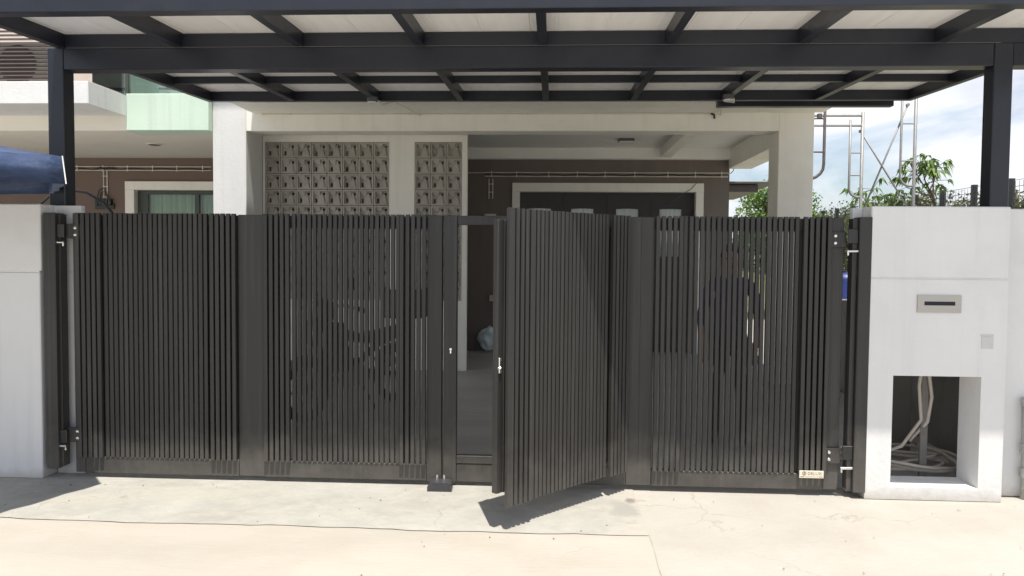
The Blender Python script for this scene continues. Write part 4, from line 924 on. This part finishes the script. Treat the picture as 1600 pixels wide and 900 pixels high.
# blue drum in the gap by the right hinge post
t = thing('plastic_drum', 'dark blue plastic drum glimpsed through the gap at the right hinges', 'drum', (3.36, 9.4, 0))
MB().lathe([(.26, 0), (.28, .03), (.28, .45), (.30, .48), (.28, .51), (.28, .95), (.30, .98), (.28, 1.01), (.28, 1.36), (.24, 1.42), (.20, 1.44)], (3.55, 9.5, terr(3.55, 9.5) + .012), 'z', 24).build('barrel', 'bin', t, smooth=True)
MB().lathe([(.06, 0), (.06, .03)], (3.50, 9.5, 1.44), 'z', 14).build('cap', 'black', t)

# ---- parked motorcycle behind the left leaf
def motorcycle(loc, rz):
    t = thing('motorcycle', 'dark motorcycle parked inside behind the left gate slats', 'motorcycle', loc)
    t.rotation_euler = (0, 0, rz)
    def part(mb, name, m, smooth=False): o = mb.build(name, m, t, local=True, smooth=smooth); return o
    for x in (-.62, .62):
        mb = MB(); pr = []
        for k in range(10): a = 2 * math.pi * k / 10; pr.append((.255 + .04 * math.cos(a), .04 * math.sin(a)))
        n = 28; kk = len(mb.v)
        for j in range(n):
            T = 2 * math.pi * j / n
            for r, h in pr: mb.v.append((x + r * math.cos(T), h, .295 + r * math.sin(T)))
        for j in range(n):
            for i in range(10): mb.f.append((kk + j * 10 + i, kk + j * 10 + (i + 1) % 10, kk + ((j + 1) % n) * 10 + (i + 1) % 10, kk + ((j + 1) % n) * 10 + i)); mb.mi.append(0)
        w = part(mb, 'wheel', 'black', True)
        rm = MB(); rm.lathe([(.05, -.04), (.06, .0), (.05, .04)], (x, 0, .295), 'y', 12)
        for k in range(5):
            a = 2 * math.pi * k / 5; rm.tube([(x + .04 * math.cos(a), 0, .295 + .04 * math.sin(a)), (x + .225 * math.cos(a), 0, .295 + .225 * math.sin(a))], .016, 6)
        r_ = rm.build('rim', 'steelss', t, local=True); r_.parent = w; r_.location -= w.location
    mb = MB()
    for s in (-.07, .07): mb.tube([(.62, s, .295), (.50, s, .65), (.40, s * .9, .95)], .02, 8)
    part(mb, 'fork', 'steelss', True)
    mb = MB().tube([(.40, 0, .92), (.15, 0, .60), (-.05, 0, .45), (-.35, 0, .62), (-.7, 0, .70)], .035, 8); mb.tube([(-.62, -.09, .295), (-.05, -.08, .40)], .022, 8); mb.tube([(-.62, .09, .295), (-.05, .08, .40)], .022, 8); part(mb, 'frame', 'black', True)
    mb = MB(); prof = [(-.78, .80), (-.45, .77), (-.1, .74), (.08, .80), (.08, .72), (-.1, .66), (-.45, .66), (-.78, .72)]
    n = len(prof)
    for y, s in ((-.11, .97), (-.06, 1.0), (.06, 1.0), (.11, .97)): mb.v += [(x, y, z * s if z > .73 else z) for x, z in prof]
    for r in range(3):
        for i in range(n): mb.f.append((r * n + i, r * n + (i + 1) % n, (r + 1) * n + (i + 1) % n, (r + 1) * n + i)); mb.mi.append(0)
    mb.f += [tuple(range(n)), tuple(3 * n + i for i in reversed(range(n)))]; mb.mi += [0, 0]; part(mb, 'seat', 'black')
    mb = MB()
    mb.add([(.44, -.20, .90), (.44, .20, .90), (.33, .24, .45), (.33, -.24, .45), (.50, 0, .86), (.42, 0, .42), (.36, -.22, .90), (.36, .22, .90), (.26, .25, .45), (.26, -.25, .45)],
           [(0, 4, 5, 3), (4, 1, 2, 5), (0, 3, 9, 6), (1, 7, 8, 2), (6, 9, 8, 7), (0, 6, 7, 1, 4), (3, 5, 2, 8, 9)]); part(mb, 'leg_shield', 'bikered')
    mb = MB(); mb.lathe([(.02, .10), (.10, .06), (.13, -.02), (.11, -.10), (.05, -.13)], (.44, 0, 1.0), 'x', 14); part(mb, 'headlight_shell', 'bikered', True)
    mb = MB(); mb.lathe([(.085, 0), (.07, .03), (.02, .045)], (.535, 0, 1.0), 'x', 16); part(mb, 'headlight', 'lens', True)
    mb = MB().tube([(.28, -.36, 1.02), (.36, -.22, 1.06), (.40, 0, 1.03), (.36, .22, 1.06), (.28, .36, 1.02)], .014, 8); part(mb, 'handlebar', 'steelss', True)
    for s in (-1, 1):
        part(MB().tube([(.30, s * .32, 1.035), (.26, s * .40, 1.005)], .022, 8), 'grip', 'black', True)
        part(MB().tube([(.35, s * .24, 1.06), (.36, s * .30, 1.22)], .007, 6), 'mirror_stem', 'steelss')
        part(MB().lathe([(.055, -.01), (.06, 0), (.055, .012)], (.355, s * .32, 1.26), 'x', 14), 'mirror', 'black', True)
    mb = MB(); mb.box(-.10, .22, -.10, .10, .26, .46, .03); mb.tube([(.22, 0, .36), (.36, 0, .40)], .06, 12); part(mb, 'engine', 'steelss')
    mb = MB().tube([(.2, -.13, .28), (-.2, -.15, .24), (-.45, -.16, .30), (-.82, -.17, .40)], .03, 10, r2=.05); part(mb, 'exhaust', 'steelss', True)
    for x, a0, a1 in ((.62, 20, 150), (-.62, 30, 160)):
        mb = MB(); n = 10
        for k in range(n + 1):
            a = R_(a0 + (a1 - a0) * k / n)
            for y in (-.06, 0, .06): r = .325 - (.02 if y else 0); mb.v.append((x + r * math.cos(a), y, .295 + r * math.sin(a)))
        for k in range(n):
            for j in range(2): mb.f.append((3 * k + j, 3 * k + j + 1, 3 * k + j + 4, 3 * k + j + 3)); mb.mi.append(0)
        part(mb, 'mudguard', 'bikered', True)
    mb = MB(); mb.box(-.86, -.78, -.07, .07, .70, .78, .01); part(mb, 'tail_light', 'lip')
    part(MB().tube([(.0, .1, .30), (-.06, .26, .012)], .012, 6), 'side_stand', 'black')
    part(MB().box(-.98, -.62, -.19, .19, .86, 1.16, .03), 'top_box', 'black')
motorcycle((-1.93, 7.35, .082), R_(242))

# ---- person standing inside behind the right leaf
def person(loc, rz):
    t = thing('person', 'person in navy shirt and dark trousers standing behind the right gate slats', 'person', loc); t.rotation_euler = (0, 0, rz)
    V = []; E_ = []; Rr = []
    def add(p, r, par=None):
        V.append(p); Rr.append(r if isinstance(r, tuple) else (r, r)); i = len(V) - 1
        if par is not None: E_.append((par, i))
        return i
    pel = add((0, 0, .86), (.145, .105)); wa = add((0, 0, 1.02), (.130, .095), pel); ch = add((0, -.01, 1.20), (.155, .108), wa); sh = add((0, 0, 1.335), (.115, .085), ch)
    nk = add((0, -.012, 1.415), (.055, .055), sh); ja = add((0, -.028, 1.475), (.062, .075), nk); hd = add((0, -.022, 1.56), (.075, .095), ja); tp = add((0, -.012, 1.625), (.055, .07), hd)
    for s in (-1, 1):
        s1 = add((s * .165, 0, 1.33), .058, sh); el = add((s * .235, .015, 1.07), .043, s1); fo = add((s * .225, -.10, .90), .034, el); wr = add((s * .20, -.17, .83), .026, fo); pm = add((s * .19, -.205, .79), (.036, .018), wr)
        for k, (dx, L) in enumerate(((-.024, .070), (-.008, .080), (.008, .076), (.024, .060))):
            a = add((s * .19 + dx, -.235, .762), .0095, pm); b = add((s * .19 + dx * 1.1, -.25, .762 - L * .5), .009, a); add((s * .19 + dx * 1.1, -.235, .762 - L), .0075, b)
        th = add((s * .155, -.205, .80), .011, wr); add((s * .145, -.23, .765), .009, th)
        hp = add((s * .085, 0, .80), (.085, .085), pel); kn = add((s * .105, -.015, .46), .058, hp); cf = add((s * .108, .012, .30), .054, kn); an = add((s * .11, .02, .085), .038, cf); ft = add((s * .115, -.06, .045), (.042, .035), an); add((s * .12, -.15, .035), (.036, .026), ft)
    me = bpy.data.meshes.new('body'); me.from_pydata(V, E_, []); o = bpy.data.objects.new('body', me); COL.objects.link(o)
    md = o.modifiers.new('skin', 'SKIN')
    for i, sv in enumerate(me.skin_vertices[0].data): sv.radius = Rr[i]; sv.use_root = (i == 0)
    o.modifiers.new('sub', 'SUBSURF').levels = 2
    bpy.context.view_layer.update()
    m2_ = bpy.data.meshes.new_from_object(o.evaluated_get(bpy.context.evaluated_depsgraph_get())); bpy.data.objects.remove(o)
    m2_.materials.clear()
    for k in ('skin', 'shirt', 'trouser', 'black'): m2_.materials.append(M[k])
    for p_ in m2_.polygons:
        c = p_.center; p_.use_smooth = True
        arm = abs(c.x) > .135 and c.z < 1.2
        if c.z < .085: k = 3
        elif abs(c.x) > .13 and c.y < -.06 and .6 < c.z < .98: k = 0
        elif arm and .6 < c.z < .98 and abs(c.x) > .185: k = 0
        elif c.z < .90: k = 2
        elif c.z > 1.40: k = 0
        else: k = 1
        p_.material_index = k
    b = bpy.data.objects.new('body', m2_); link(b, (0, 0, 0), t, local=True)
    mb = MB()
    for i in range(9):
        for j in range(17):
            a = math.pi * .62 * i / 8; T = 2 * math.pi * j / 16; fr_ = 1.0 if math.sin(T) > -.35 else (1.0 if i < 5 else .55)
            mb.v.append((.086 * math.sin(a) * math.cos(T), -.012 + .108 * math.sin(a) * math.sin(T) * fr_, 1.575 + .105 * math.cos(a)))
    for i in range(8):
        for j in range(16):
            if i >= 5 and math.sin(2 * math.pi * (j + .5) / 16) < -.35: continue
            mb.f.append((i * 17 + j, i * 17 + j + 1, (i + 1) * 17 + j + 1, (i + 1) * 17 + j)); mb.mi.append(0)
    mb.build('hair', 'hair', t, (0, 0, 0), smooth=True, local=True)
    for s in (-1, 1):
        MB().lathe([(.004, -.011), (.011, 0), (.004, .011)], (s * .031, -.112, 1.55), 'y', 10).build('eye', 'eye', t, local=True)
        MB().lathe([(.012, -.006), (.03, 0), (.02, .008)], (s * .083, -.015, 1.535), 'x', 10).build('ear', 'skin', t, local=True)
    MB().add([(-.014, -.112, 1.515), (.014, -.112, 1.515), (0, -.142, 1.512), (0, -.110, 1.56), (0, -.105, 1.505)], [(0, 2, 3), (2, 1, 3), (0, 4, 2), (4, 1, 2)]).build('nose', 'skin', t, local=True)
    MB().box(-.025, .025, -.112, -.095, 1.478, 1.490, .003).build('mouth', 'lip', t, local=True)
person((1.50, 6.55, .050), R_(-12))

# ================================================================== grit on the forecourt
q = random.Random(31); mb = MB()
for k in range(80):
    x = q.uniform(-3.6, 3.2); y = 5.15 - 2.6 * q.random() ** 1.6; r = q.uniform(.002, .0065) * (1.7 if q.random() < .08 else 1)
    z = .004; vs = [(x + r * q.uniform(.7, 1.2) * math.cos(a), y + r * q.uniform(.7, 1.2) * math.sin(a), z) for a in (0, 1.3, 2.5, 3.8, 5.1)] + [(x, y, z + r * q.uniform(.6, 1.1))]
    mb.add(vs, [(0, 1, 5), (1, 2, 5), (2, 3, 5), (3, 4, 5), (4, 0, 5)])
o = mb.build('grit', 'grime'); o['kind'] = 'stuff'; tag(o, 'scattered grit on the pale concrete in front of the gate', 'grit')
